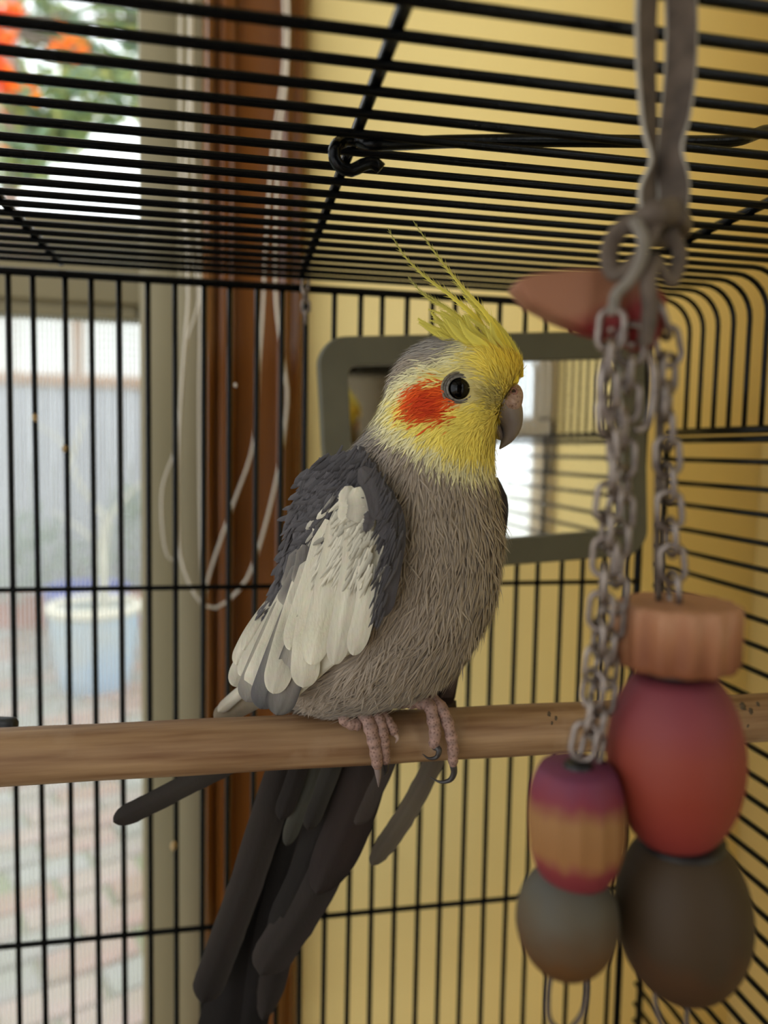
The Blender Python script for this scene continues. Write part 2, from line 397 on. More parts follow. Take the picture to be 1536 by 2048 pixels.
mb = MB(); mb.tube(crom3([Vector((tx, YP, pz_-.02)), P(206, 1120, YP), P(210, 1060, YP), P(214, 1035, YP)], 10), [0.026]*10, 8)
obj('trunk', mb, M['bark'], pt)
for pts in ([(214, 1040), (190, 1010), (160, 970), (138, 915), (120, 880), (60, 840)], [(216, 1035), (240, 1010), (262, 985), (290, 960), (330, 930)], [(140, 920), (155, 880), (170, 830)], [(205, 1100), (180, 1075), (150, 1050), (100, 1020)]):
    p3 = crom3([P(x, y, YP+random.uniform(-.05, .05)) for x, y in pts], 12)
    obj('branch', MB().tube(p3, [0.014*(1-.7*i/11) for i in range(12)], 6), M['bark'], pt)
# low shrub in front of the fence and a big garden tree beyond it
def leaf_cloud(centres, n, size, cols):
    mb = MB()
    for _ in range(n):
        c, r = random.choice(centres); d = Vector((random.gauss(0, 1), random.gauss(0, 1), random.gauss(0, 1))).normalized()*r*random.uniform(.2, 1)**.5
        p = c+d; a = Vector((random.gauss(0, 1), random.gauss(0, 1), random.gauss(0, .6)-.3)).normalized(); b = a.orthogonal().normalized()
        b = Matrix.Rotation(random.uniform(0, 6.28), 3, a) @ b; s = size*random.uniform(.6, 1.3); cc = random.choice(cols); k = random.uniform(.8, 1.15); cc = tuple(x*k for x in cc)
        nn = a.cross(b)*s*.1
        mb.add([p, p+a*s*.5+b*s*.28+nn, p+a*s, p+a*s*.5-b*s*.28+nn], [(0, 1, 2), (0, 2, 3)], [cc]*4)
    return mb
M['leaf'] = vmat('garden_leaf', 0.6, 0.3, tl=0.6)
YT = 7.6
gt = thing('garden_tree', (P(20, 760, YT).x, YT, -0.035), 'tall green leafed tree beyond the fence with gaps of white sky', 'tree')
trk = [Vector((P(22, 760, YT).x, YT, -0.035)), P(22, 560, YT), P(21, 300, YT), P(24, 60, YT), P(30, -300, YT), P(60, -700, YT)]
obj('trunk', MB().tube(crom3(trk, 16), [0.09-.003*i for i in range(16)], 10), mat('pinkish_bark', rgb(168, 140, 128), 0.9, nscale=8, namt=.2), gt)
cen = [(P(x, y, YT+dy), r) for x, y, dy, r in ((30, 230, .1, .30), (100, 200, .0, .28), (180, 195, .1, .26), (255, 185, .2, .30), (70, 290, .1, .26), (20, 320, -.1, .24), (130, 255, .1, .2), (110, 60, .3, .26), (60, 20, .3, .34),
        (160, 110, .4, .17), (250, 20, .3, .26), (280, 70, .4, .16), (-60, 200, .2, .45), (-80, 30, .2, .5), (330, 180, .2, .4), (380, 40, .2, .45), (30, -120, .2, .5), (180, -150, .2, .5), (330, -150, .3, .5), (5, 150, .1, .2), (225, 130, .4, .14))]
for c, r in cen:
    a = min(trk, key=lambda q: (q-c).length)
    obj('branch', MB().tube(crom3([a, (a+c)/2+Vector((0, 0, .06)), c], 8), [.022-.002*i for i in range(8)], 5), mat('branch_bark', rgb(120, 108, 96), .9, nscale=8, namt=.2) if 'bb' not in M else M['bb'], gt)
    M['bb'] = bpy.data.materials['branch_bark']
obj('foliage', leaf_cloud(cen, 3600, .14, [rgb(160, 178, 124), rgb(182, 194, 136), rgb(148, 174, 146), rgb(196, 194, 126), rgb(154, 174, 160)]), M['leaf'], gt, smooth=False, color=True, kind='stuff')
mt = thing('maple_tree', (P(-150, 900, 5.3).x, 5.3, -0.035), 'young maple in bright orange autumn leaf near the tall green tree', 'tree')
Ym = 5.3
mtr = [Vector((P(-150, 900, Ym).x, Ym, -.035)), P(-140, 500, Ym), P(-110, 200, Ym), P(-40, 60, Ym)]
obj('trunk', MB().tube(crom3(mtr, 14), [.04-.002*i for i in range(14)], 8), M['bb'], mt)
mcen = [(P(x, y, Ym+dy), r) for x, y, dy, r in ((-8, 80, 0, .05), (-8, 25, 0, .05), (12, 28, 0, .04), (-8, 130, 0, .045), (-60, 90, .1, .24), (-70, 250, .1, .25), (-130, 0, .1, .35), (2, 160, 0, .03))]
obj('foliage', leaf_cloud(mcen, 300, .10, [rgb(250, 120, 40), rgb(255, 150, 60), rgb(240, 96, 40)]), M['leaf'], mt, smooth=False, color=True, kind='stuff')
mb2 = leaf_cloud([(P(x, y, Ym), .03) for x, y in ((130, 72), (118, 92), (158, 100), (186, 136), (132, 58), (160, 88), (66, 178))], 44, .085, [rgb(240, 150, 50), rgb(250, 130, 40)])
for x, y in ((130, 72), (186, 136), (66, 178)):
    mb2.tube(crom3([mtr[-1], P((x-40)/2, (y+20)/2, Ym), P(x, y, Ym)], 8), .004, 4, cols=[rgb(120, 100, 84)]*8)
obj('outer_twig', mb2, M['leaf'], mt, smooth=False, color=True, kind='stuff')
sb = thing('shrub', (P(40, 1150, 5.7).x, 5.7, -0.035), 'soft grey green shrub growing along the foot of the fence', 'shrub')
scen = [(P(x, y, 5.7), r) for x, y, r in ((20, 1150, .22), (90, 1120, .26), (160, 1130, .24), (240, 1110, .26), (300, 1080, .3), (60, 1060, .16), (-60, 1130, .3), (260, 1000, .14), (380, 1120, .3))]
obj('foliage', leaf_cloud(scen, 900, .07, [rgb(150, 168, 150), rgb(140, 158, 142), rgb(166, 178, 160)]), M['leaf'], sb, smooth=False, color=True, kind='stuff')
for c, r in scen[:4]: obj('stem', MB().tube(crom3([Vector((c.x*.9+.1*scen[1][0].x, 5.7, -.035)), (c+Vector((c.x, 5.7, 0)))/2, c], 6), .008, 5), M['bb'], sb)

# =================================================================== CAGE
YB = 0.452                       # back panel
XL = -0.22
XRc = P(1374, 720, YB-0.014).x   # right panel
z_top = P(600, 578, YB).z
z_mid = P(300, 1175, YB).z; z_low = P(500, 1843, YB).z
z_bar = PXp(1450, 861, XRc).z; z_bar2 = PXp(1450, 879, XRc).z
z_base = CAMZ-0.43
YFR = -0.10                       # front edge of the top
RW = 0.0016
cage = thing('bird_cage', ((XL+XRc)/2, 0.25, 0), 'black wire bird cage with arched top around the cockatiel', 'bird cage')
xc0 = P(614, 760, YB).x; step = 0.01475
L_back = z_top - z_base
wv = mesh_of('wire', MB().tube([(0, 0, z) for z in np.linspace(0, L_back, 14)], RW, 8), (0, 0, 0)); wv.materials.append(M['wire'])
k = -40
while k < 60:
    X = xc0 + k*step
    if XL+.004 < X < XRc-0.022: share('wire', wv, (X, YB + 0.0006*math.sin(k*2.1), z_base), cage, (random.uniform(-.003, .003), random.uniform(-.0035, .0035), 0))
    k += 1
def rod(name, a, b, r, n=10, segs=12):
    a, b = Vector(a), Vector(b)
    return obj(name, MB().tube([a.lerp(b, i/segs) for i in range(segs+1)], r, n), M['wire'], cage)
rod('rail', (XL, YB-.002, z_top), (XRc-.018, YB-.002, z_top), .0023)
rod('rail', (XL, YB-.0018, z_mid), (XRc-.018, YB-.0018, z_mid), .0015)
rod('rail', (XL, YB-.0018, z_low), (XRc-.018, YB-.0018, z_low), .0016)
# back-right corner posts, cage floor tray and legs
xp = P(1276, 1125, YB).x
rod('corner_post', (xp, YB, z_base), (xp, YB, z_top), .0024)
rod('corner_post', (XRc, YB+.004, z_base), (XRc, YB+.004, z_bar2), .0022)
rod('corner_post', (XL, YB+.002, z_base), (XL, YB+.002, z_top), .0024)
rod('corner_post', (XRc, YFR, z_base), (XRc, YFR, z_bar), .0024)
rod('corner_post', (XL, YFR, z_base), (XL, YFR, z_bar), .0024)
# arched wires: along the top, bending down over both shoulders
zt_w = z_top+.0036; Rb = 0.020
def arch(Y):
    p = [Vector((XL, Y, z_bar)), Vector((XL, Y, zt_w-Rb))]
    p += [Vector((XL+Rb-Rb*math.cos(a), Y, zt_w-Rb+Rb*math.sin(a))) for a in np.linspace(.25, PI/2, 6)]
    p += [Vector((x, Y, zt_w)) for x in np.linspace(XL+Rb+.02, XRc-Rb-.02, 12)]
    p += [Vector((XRc-Rb+Rb*math.sin(a), Y, zt_w-Rb+Rb*math.cos(a))) for a in np.linspace(0, PI/2, 8)]
    p += [Vector((XRc, Y, (zt_w-Rb)*(1-t)+z_bar*t)) for t in (.5, 1)]
    return p
am = mesh_of('wire', MB().tube(arch(0), RW*.88, 8), (0, 0, 0)); am.materials.append(M['wire'])
Y = YB-.0155; 
while Y > YFR-.001:
    share('wire', am, (0, Y, 0), cage, (0, 0, random.uniform(-.0008, .0008))); Y -= 0.01418
# top ribs running front to back above the wires
for px, py in ((60, 460), (703, 290), (1470, 435)):
    X = PZ(px, py, zt_w+.0028).x; rod('rib', (X, YB, zt_w+.0028), (X, YFR, zt_w+.0028), .0019)
# right panel: double rail and horizontal wires
rod('rail', (XRc, YB+.004, z_bar), (XRc, YFR, z_bar), .0022); rod('rail', (XRc+.001, YB+.004, z_bar2), (XRc+.001, YFR, z_bar2), .0020)
rod('rail', (XL, YB+.004, z_bar), (XL, YFR, z_bar), .0022)
hm = mesh_of('wire', MB().tube([(0, y, 0) for y in np.linspace(YFR, YB+.010, 10)], RW, 8), (0, 0, 0)); hm.materials.append(M['wire'])
z = PXp(1400, 923, XRc).z
while z > z_base:
    share('wire', hm, (XRc, 0, z), cage, (random.uniform(-.002, .002), 0, 0)); share('wire', hm, (XL, 0, z), cage); z -= 0.0139
rod('door_post', (XRc-.0025, .235, z_base), (XRc-.0025, .235, z_bar), .002)
rod('door_post', (XRc-.0025, .08, z_base), (XRc-.0025, .08, z_bar), .002)
obj('latch', MB().tube(crom3([Vector((XRc-.004, .262, z_bar-.004)), Vector((XRc-.006, .262, z_bar-.03)), Vector((XRc-.006, .257, z_bar-.034)), Vector((XRc-.006, .252, z_bar-.03)), Vector((XRc-.004, .252, z_bar+.012)), Vector((XRc-.004, .225, z_bar+.016))], 20), .0012, 6), M['wire'], cage)
# tray and stand legs
obj('tray', MB().box((XL-.012, YFR-.012, z_base-.05), (XRc+.012, YB+.016, z_base), .006), M['plastic'], cage, sharp=40)
for X in (XL, XRc):
    for Yl in (YFR, YB-.005): obj('stand_leg', MB().tube([(X, Yl, 0), (X, Yl, .4), (X, Yl, z_base-.048)], .009, 10), M['wire'], cage)
# heavy brace wire hooked round the middle rib
Yh = PZ(700, 300, zt_w-.004).y
pts = [(762, 338), (748, 326), (725, 330), (704, 341), (682, 335), (669, 316), (670, 296), (684, 283), (700, 279), (716, 281)]
p3 = [P(x, y, Yh + (0.004 if i in (7, 8, 9) else 0)) for i, (x, y) in enumerate(pts)]
p3 += [P(x, y, Yh) for x, y in ((740, 288), (800, 287), (900, 283), (1100, 281), (1300, 283), (1440, 283), (1480, 279))] + [P(1505, 271, Yh+.002), P(1530, 262, Yh+.004), P(1560, 262, Yh+.006)]
obj('brace', MB().tube(crom3(p3, 90), .0020, 10), M['wire'], cage)

# =================================================================== chain with clip on the top rail
def link_mesh(name, L, W, r, m, n=22):
    pts = []
    for i in range(n):
        a = 2*PI*i/n; x = math.cos(a)*W/2; zz = math.sin(a)*W/2 + (L-W)/2*(1 if math.sin(a) >= 0 else -1); pts.append((x, 0, zz))
    me = mesh_of(name, MB().tube(pts, r, 6, closed=True), (0, 0, 0)); me.materials.append(m); return me
def chain(pts3, me, pitch, parent, name='link'):
    L = [0]
    for i in range(1, len(pts3)): L.append(L[-1]+(pts3[i]-pts3[i-1]).length)
    n = int(L[-1]/pitch)
    for i in range(n+1):
        d = i*pitch; k_ = min(max(np.searchsorted(L, d)-1, 0), len(pts3)-2); t = (d-L[k_])/max(L[k_+1]-L[k_], 1e-9)
        p = pts3[k_].lerp(pts3[k_+1], t); tg = (pts3[k_+1]-pts3[k_]).normalized()
        q = tg.to_track_quat('Z', 'Y') @ Matrix.Rotation((PI/2 if i % 2 else 0)+random.uniform(-.35, .35)+.3, 3, 'Z').to_quaternion()
        share(name, me, p, parent, q.to_euler())
Yc = YB-.012
hc = thing('hanging_chain', P(612, 650, Yc), 'short steel chain and wire clip hanging from the top rail', 'chain')
cl = [(604, 506), (611, 500), (618, 508), (617, 545), (616, 580), (610, 588), (604, 580), (607, 548), (607, 520)]
obj('clip', MB().tube(crom3([P(x, y, Yc-.0008*(i % 2)) for i, (x, y) in enumerate(cl)], 40), .00075, 6), M['steel'], hc)
chain([P(611, 592, Yc), P(612, 652, Yc)], link_mesh('link', .0078, .0046, .0007, M['steel']), .0058, hc)

# =================================================================== MIRROR
mc = P(981, 903, YB-.012); ma = math.radians(3.9)
mir = thing('cage_mirror', P(981, 1130, YB-.012), 'rectangular mirror in a rounded grey green frame hanging on the back wires', 'mirror')
def rrect(wd, ht, r, n=8):
    o = []
    for sx, sy, a0 in ((1, 1, 0), (-1, 1, PI/2), (-1, -1, PI), (1, -1, 3*PI/2)):
        for i in range(n+1):
            a = a0+PI/2*i/n; o.append((sx*(wd/2-r)+r*math.cos(a), sy*(ht/2-r)+r*math.sin(a)))
    return o
def mp(u, v, d):     # mirror plane -> world (rolled a little about its own normal)
    return Vector((mc.x+u*math.cos(ma)-v*math.sin(ma), mc.y+d, mc.z+u*math.sin(ma)+v*math.cos(ma)))
MW, MH, FW = .2005, .1385, .0165
loops = []
for wd, ht, r, d in ((MW, MH, .016, .0085), (MW, MH, .016, -.001), (MW-.002, MH-.002, .0155, -.003), (MW-2*FW+.001, MH-2*FW+.001, .0065, -.003), (MW-2*FW, MH-2*FW, .006, -.002), (MW-2*FW, MH-2*FW, .006, .0085)):
    loops.append([mp(u, v, d) for u, v in rrect(wd, ht, r)])
loops.append(loops[0])
obj('frame', MB().loft(loops, cap=False), M['mirrorframe'], mir, sharp=35)
m, N, L, b = newmat('mirror_glass'); M['mirror'] = m
b.inputs['Metallic'].default_value = 1; b.inputs['Base Color'].default_value = (.86, .87, .86, 1); b.inputs['Roughness'].default_value = .045
tc = N.new('ShaderNodeTexCoord'); nz = N.new('ShaderNodeTexNoise'); nz.inputs['Scale'].default_value = 420; nz.inputs['Detail'].default_value = 2
cr = N.new('ShaderNodeValToRGB'); cr.color_ramp.elements[0].position = .66; cr.color_ramp.elements[0].color = (.045, .045, .045, 1); cr.color_ramp.elements[1].position = .78; cr.color_ramp.elements[1].color = (.25, .25, .25, 1)
L.new(tc.outputs['Object'], nz.inputs['Vector']); L.new(nz.outputs['Fac'], cr.inputs['Fac']); L.new(cr.outputs['Color'], b.inputs['Roughness'])
mb = MB(); mb.prism([mp(u, v, .002) for u, v in rrect(MW-2*FW+.004, MH-2*FW+.004, .006)], Vector((0, .004, 0)))
obj('mirror_glass', mb, M['mirror'], mir, smooth=False)
for u in (-.06, .07): obj('hook', MB().tube(crom3([mp(u, MH/2-.012, .006), mp(u, MH/2-.010, .014), mp(u, MH/2-.016, .016), mp(u, MH/2-.022, .014)], 12), .0012, 6), M['wire'], mir)

# =================================================================== PERCH
YPE = .281; RP = .0099
pl, pr_ = P(0, 1514, YPE), P(1536, 1434, YPE)
pz0 = (pl.z+pr_.z)/2
m, N, L, b = newmat('perch_wood'); M['perch'] = m
tc = N.new('ShaderNodeTexCoord'); mp_ = N.new('ShaderNodeMapping'); mp_.inputs['Scale'].default_value = (.06, 1, 1); L.new(tc.outputs['Object'], mp_.inputs['Vector'])
nz = N.new('ShaderNodeTexNoise'); nz.inputs['Scale'].default_value = 260; nz.inputs['Detail'].default_value = 5; L.new(mp_.outputs['Vector'], nz.inputs['Vector'])
cr = N.new('ShaderNodeValToRGB'); e = cr.color_ramp.elements; e[0].position = .30; e[0].color = (*rgb(112, 78, 50), 1); e[1].position = .70; e[1].color = (*rgb(160, 128, 94), 1)
L.new(nz.outputs['Fac'], cr.inputs['Fac'])
n2 = N.new('ShaderNodeTexNoise'); n2.inputs['Scale'].default_value = 30; n2.inputs['Detail'].default_value = 5; L.new(tc.outputs['Object'], n2.inputs['Vector'])
c2 = N.new('ShaderNodeValToRGB'); c2.color_ramp.elements[0].position = .60; c2.color_ramp.elements[0].color = (0, 0, 0, 1); c2.color_ramp.elements[1].position = .78; c2.color_ramp.elements[1].color = (.5, .5, .5, 1)
L.new(n2.outputs['Fac'], c2.inputs['Fac'])
mxc = N.new('ShaderNodeMix'); mxc.data_type = 'RGBA'; L.new(c2.outputs['Color'], mxc.inputs['Factor']); L.new(cr.outputs['Color'], mxc.inputs['A']); mxc.inputs['B'].default_value = (*rgb(178, 152, 126), 1)
L.new(mxc.outputs['Result'], b.inputs['Base Color']); b.inputs['Roughness'].default_value = .55; b.inputs['Specular IOR Level'].default_value = .35
bp = N.new('ShaderNodeBump'); bp.inputs['Strength'].default_value = .25; bp.inputs['Distance'].default_value = .0004; L.new(nz.outputs['Fac'], bp.inputs['Height']); L.new(bp.outputs['Normal'], b.inputs['Normal'])
perch = thing('wooden_perch', ((XL+XRc)/2, YPE, pz0), 'long round wooden dowel perch under the cockatiel', 'perch')
def perch_z(X):
    t = (X-pl.x)/(pr_.x-pl.x); return pl.z+(pr_.z-pl.z)*t
pa = [Vector((X, YPE, perch_z(X))) for X in np.linspace(XL+.004, XRc-.004, 30)]
obj('dowel', MB().tube(pa, [RP*(1+.012*math.sin(i*1.7)) for i in range(30)], 32), M['perch'], perch)
for X in (XL+.004, XRc-.004): obj('end_cap', MB().tube([(X-.006, YPE, perch_z(X)), (X+.006, YPE, perch_z(X))], RP*1.15, 20), M['plastic'], perch, sharp=40)
# droppings and scratches dried on the wood
M['drop'] = mat('dried_dirt', rgb(92, 76, 56), .9, nscale=500, namt=.4)
def perch_front(px, py):      # point on the camera side of the dowel
    best = None
    for Yq in np.linspace(YPE-RP, YPE, 60):
        q = P(px, py, Yq); e_ = abs(math.hypot(q.y-YPE, q.z-perch_z(q.x))-RP)
        if best is None or e_ < best[0]: best = (e_, q)
    return best[1]
for px, py, s_ in ((1098, 1428, .0011), (1112, 1436, .0008), (1104, 1446, .0006), (1486, 1412, .0016), (1502, 1422, .0012), (1516, 1408, .0010), (1470, 1440, .0007), (1496, 1452, .0006)):
    c = perch_front(px, py); nq = Vector((0, c.y-YPE, c.z-perch_z(c.x))).normalized()
    obj('dried_spot', MB().lathe([(s_*.02, -.0002), (s_, -.0001), (s_*.8, .00018), (s_*.3, .00026), (s_*.02, .00028)], c, nq, n=12, mod=lambda a, i: 1+.3*math.sin(2*a+1)+.2*math.sin(5*a)), M['drop'], perch)
# black rod end beyond the perch
kb = P(8, 1447, .305); mb = MB()
a0, a1 = P(-150, 1444, .330), P(33, 1449, .322)
mb.tube([a0, a0.lerp(a1, .9), a0.lerp(a1, .97), a1], [.0030, .0030, .0029, .0020], 16)
o = obj('plastic_rod', mb, M['plastic']); tag(o, 'blunt black plastic rod end just above the wooden perch', 'rod')
# seed husks stuck on the wires
M['husk'] = mat('seed_husk', rgb(190, 160, 112), .8, nscale=600, namt=.3)
for px, py, Yq, s, lb in ((70, 835, YB-.003, 1.0, 'tiny pale seed husk on a wire in front of the fence, upper one'), (129, 897, YB-.003, .9, 'tiny pale seed husk on a wire in front of the potted tree'), (347, 1692, YB-.003, 1.2, 'brown seed husk on a wire before the taupe window frame'), (471, 770, YB-.003, .6, 'speck of white down on a wire before the brown casing')):
    c = P(px, py, Yq); s *= .0016
    mb = MB().lathe([(s*.05, -s*1.6), (s*.7, -s*.9), (s, 0), (s*.75, s*.9), (s*.05, s*1.5)], c, axis=(random.uniform(-.4, .4), .2, 1), n=10, mod=lambda a, i: 1+.2*math.sin(3*a+i))
    o = obj('seed_husk', mb, M['husk'] if s > .0011 else M['cord']); tag(o, lb, 'seed husk')
# =================================================================== COCKATIEL
M['plume'] = vmat('plumage', .85, .2, sheen=.15)
M['feather'] = vmat('vane', .65, .15, bump=.3, bscale=1100, stretch=(1, 1, .25))
M['skin'] = vmat('scaly_skin', .6, .35, bump=.6, bscale=900)
_m = M['skin']; _N, _L = _m.node_tree.nodes, _m.node_tree.links
_b = _N['Principled BSDF']; _a = [n for n in _N if n.type == 'ATTRIBUTE'][0]; _t = _N.new('ShaderNodeTexCoord'); _v = _N.new('ShaderNodeTexVoronoi'); _v.inputs['Scale'].default_value = 950
_r = _N.new('ShaderNodeValToRGB'); _r.color_ramp.elements[0].position = .15; _r.color_ramp.elements[0].color = (.50, .44, .42, 1); _r.color_ramp.elements[1].position = .5; _r.color_ramp.elements[1].color = (1, 1, 1, 1)
_x = _N.new('ShaderNodeMix'); _x.data_type = 'RGBA'; _x.blend_type = 'MULTIPLY'; _x.inputs['Factor'].default_value = 1
_L.new(_t.outputs['Object'], _v.inputs['Vector']); _L.new(_v.outputs['Distance'], _r.inputs['Fac']); _L.new(_a.outputs['Color'], _x.inputs['A']); _L.new(_r.outputs['Color'], _x.inputs['B']); _L.new(_x.outputs['Result'], _b.inputs['Base Color'])
M['beak'] = vmat('beak_horn', .38, .45, bump=.25, bscale=700)
M['eye'] = mat('eye_black', rgb(3, 2, 2), .06, spec=.2, nscale=50, namt=.1)
bird = thing('cockatiel', P(700, 1425, .278), 'grey cockatiel with yellow crested face and orange cheek patch, perched', 'bird')
VF = Vector((math.sin(YAW), math.cos(YAW), 0))        # the bird's far side (its body is seen side-on)
# ring controls: x, y (pixel of the ring centre), half length px, tilt deg, centre Y, half depth m
RINGS = [(596, 1414, 8, 30, .292, .002), (622, 1406, 44, 24, .290, .010), (652, 1392, 82, 17, .287, .0165), (690, 1368, 118, 13, .284, .0215), (722, 1338, 148, 11, .281, .0255), (752, 1298, 168, 8, .278, .0290),
         (777, 1245, 179, 6, .277, .0303), (797, 1185, 187, 4, .276, .0312), (808, 1115, 188, 2, .275, .0314), (814, 1050, 186, 0, .274, .0308), (818, 995, 174, -2, .272, .0292), (823, 945, 163, -4, .269, .0262),
         (838, 900, 150, -6, .266, .0230), (858, 860, 137, -8, .264, .0206), (878, 820, 128, -8, .263, .0192), (896, 785, 128, -6, .262, .0187), (908, 755, 131, -4, .262, .0182), (915, 728, 122, -2, .262, .0165), (922, 706, 102, 2, .262, .0138),
         (932, 688, 72, 6, .262, .0098), (940, 677, 38, 8, .262, .0050), (944, 672, 6, 8, .262, .001)]
NS, NT = 110, 72
RC = crom(RINGS, NS)
G = np.zeros((NS, NT, 3)); PXg = np.zeros((NS, NT)); PYg = np.zeros((NS, NT)); SG = np.zeros((NS, NT))
def ring_pt(row, th):
    cx, cy, r, tilt, Yc_, ry = row; a = math.radians(tilt)
    C = P(cx, cy, Yc_); s = pscale(C); u = RGT*math.cos(a) - UPV*math.sin(a)
    ct, st = math.cos(th), math.sin(th)
    e = .92; ct2 = math.copysign(abs(ct)**e, ct); st2 = math.copysign(abs(st)**e, st)
    return C + u*(max(r, 1)*s*ct2) - VF*(max(ry, .0004)*st2), cx + r*ct2*math.cos(a), cy + r*ct2*math.sin(a), st
for i in range(NS):
    for j in range(NT):
        p, x_, y_, st = ring_pt(RC[i], 2*PI*j/NT); G[i, j] = p; PXg[i, j] = x_; PYg[i, j] = y_; SG[i, j] = st
def polydist(px, py, poly):
    """signed distance in pixels, positive inside"""
    px = np.asarray(px, float); py = np.asarray(py, float); n = len(poly); inside = np.zeros(px.shape, bool); dmin = np.full(px.shape, 1e9)
    for i in range(n):
        x1, y1 = poly[i]; x2, y2 = poly[(i+1) % n]
        c = ((y1 > py) != (y2 > py)) & (px < (x2-x1)*(py-y1)/((y2-y1) if y2 != y1 else 1e-9)+x1); inside ^= c
        dx, dy = x2-x1, y2-y1; t = np.clip(((px-x1)*dx+(py-y1)*dy)/(dx*dx+dy*dy+1e-9), 0, 1)
        dmin = np.minimum(dmin, np.hypot(px-(x1+t*dx), py-(y1+t*dy)))
    return np.where(inside, dmin, -dmin)
YEL = [(1120, 600), (1120, 930), (995, 962), (955, 948), (905, 944), (862, 925), (815, 900), (775, 872), (752, 846), (752, 815), (772, 785), (800, 762), (838, 742), (880, 728), (908, 706), (925, 640)]
def sm(x, a, b):
    t = np.clip((x-a)/(b-a), 0, 1); return t*t*(3-2*t)
def lerp3(a, b, t): return a*(1-t)[..., None] + np.array(b)*t[..., None]
def plume_col(px, py):
    px = np.asarray(px, float); py = np.asarray(py, float)
    c = np.zeros(px.shape+(3,)); c[:] = rgb(155, 141, 125)
    c = lerp3(c, rgb(128, 122, 120), sm(830-px, 0, 170)*sm(1010-py, 0, 60))             # nape and back, cooler grey
    c = lerp3(c, rgb(158, 153, 148), sm(735-py, 0, 30)*.6)                                # crown
    d = polydist(px, py, YEL)
    c = lerp3(c, rgb(222, 214, 168), sm(d, -9, 6))
    yel = sm(d, 10, 44)
    c = lerp3(c, rgb(240, 220, 104), yel)
    c = lerp3(c, rgb(238, 206, 62), sm(px, 930, 1000)*sm(790-py, 0, 60)*yel*.8)
    c = lerp3(c, rgb(196, 184, 140), sm(46-np.hypot(px-922, py-780), 0, 14)*.7)
    c = lerp3(c, rgb(140, 130, 100), sm(24-np.hypot((px-975)/1.3, py-800), 0, 14)*.6)
    e = np.hypot((px-856)/47, (py-812)/37); e2 = np.maximum(np.abs(px-856)/49, np.abs(py-812)/40)
    c = lerp3(c, rgb(216, 82, 24), sm(1.12-(e*.6+e2*.4), 0, .2)); c = lerp3(c, rgb(176, 42, 12), sm(.8-e, 0, .4)*.8)
    return c
gc = plume_col(PXg, PYg)
mb = MB(); mb.loft([[Vector(G[i, j]) for j in range(NT)] for i in range(NS)], [tuple(c) for c in gc.reshape(-1, 3)])
body = obj('body', mb, M['plume'], bird, color=True)
# ---- small contour feathers over the whole body (nobody could count them)
Gn = np.zeros_like(G); dT = np.roll(G, -1, 1)-np.roll(G, 1, 1); dS = np.gradient(G, axis=0)
Gn = np.cross(dT, dS); Gn /= np.linalg.norm(Gn, axis=2, keepdims=True)+1e-12
cen_ = G.mean(axis=1, keepdims=True); Gn *= np.sign(np.sum(Gn*(G-cen_), axis=2, keepdims=True))
area = np.linalg.norm(np.cross(dT, dS), axis=2)
def blades(N, wsel, Lf, wf, lift, jit, colfn, flowfn=None, jpx=7, layer=0.0, curl=.25):
    pr = (area*wsel).ravel(); pr /= pr.sum(); idx = rng.choice(len(pr), N, p=pr); i = idx//NT; j = idx % NT
    fi = np.clip(i+rng.uniform(-.5, .5, N), 0, NS-1.001); fj = j+rng.uniform(-.5, .5, N)
    i0 = fi.astype(int); j0 = np.floor(fj).astype(int); a = (fi-i0)[:, None]; b_ = (fj-j0)[:, None]
    def samp(A):
        A = A if A.ndim == 3 else A[..., None]
        r = A[i0, j0 % NT]*(1-a)*(1-b_)+A[i0+1, j0 % NT]*a*(1-b_)+A[i0, (j0+1) % NT]*(1-a)*b_+A[i0+1, (j0+1) % NT]*a*b_
        return r
    p = samp(G); n = samp(Gn); n /= np.linalg.norm(n, axis=1, keepdims=True)+1e-12
    px = samp(PXg)[:, 0]; py = samp(PYg)[:, 0]
    d = flowfn(p, n, px, py, i0, j0 % NT)
    d -= n*np.sum(d*n, axis=1, keepdims=True); d /= np.linalg.norm(d, axis=1, keepdims=True)+1e-12
    s = np.cross(n, d)
    clump = np.array([mnoise.noise(Vector((x*160, y*160, z_*160))) for x, y, z_ in p])
    an = rng.normal(0, jit, N)+clump*jit*1.6; d = d*np.cos(an)[:, None]+s*np.sin(an)[:, None]; s = np.cross(n, d)
    L = Lf(px, py)*rng.uniform(.65, 1.25, N); W = wf*rng.uniform(.7, 1.3, N)*np.clip(L/.006, .55, 1.2); lf = lift*rng.uniform(.3, 1.6, N)
    tt = np.array([0, .35, .72, 1.0]); wv_ = np.array([.7, 1., .72, .06])
    V = np.zeros((N, 8, 3)); NM = np.zeros((N, 8, 3)); C = np.zeros((N, 8, 3))
    col = colfn(px+rng.normal(0, jpx, N), py+rng.normal(0, jpx, N)); col = col*(1+rng.normal(0, .06, N)+clump*.16)[:, None]
    for q in range(4):
        t = tt[q]; c = p+d*(L*t)[:, None]+n*(L*(lf*t-curl*lf*t*t)+layer+.0001)[:, None]
        V[:, 2*q] = c-s*(W*wv_[q])[:, None]; V[:, 2*q+1] = c+s*(W*wv_[q])[:, None]
        for z_ in (0, 1): NM[:, 2*q+z_] = n+s*((z_*2-1)*.35)-d*.05*t; C[:, 2*q+z_] = col
    return V.reshape(-1, 3), NM.reshape(-1, 3), C.reshape(-1, 3)
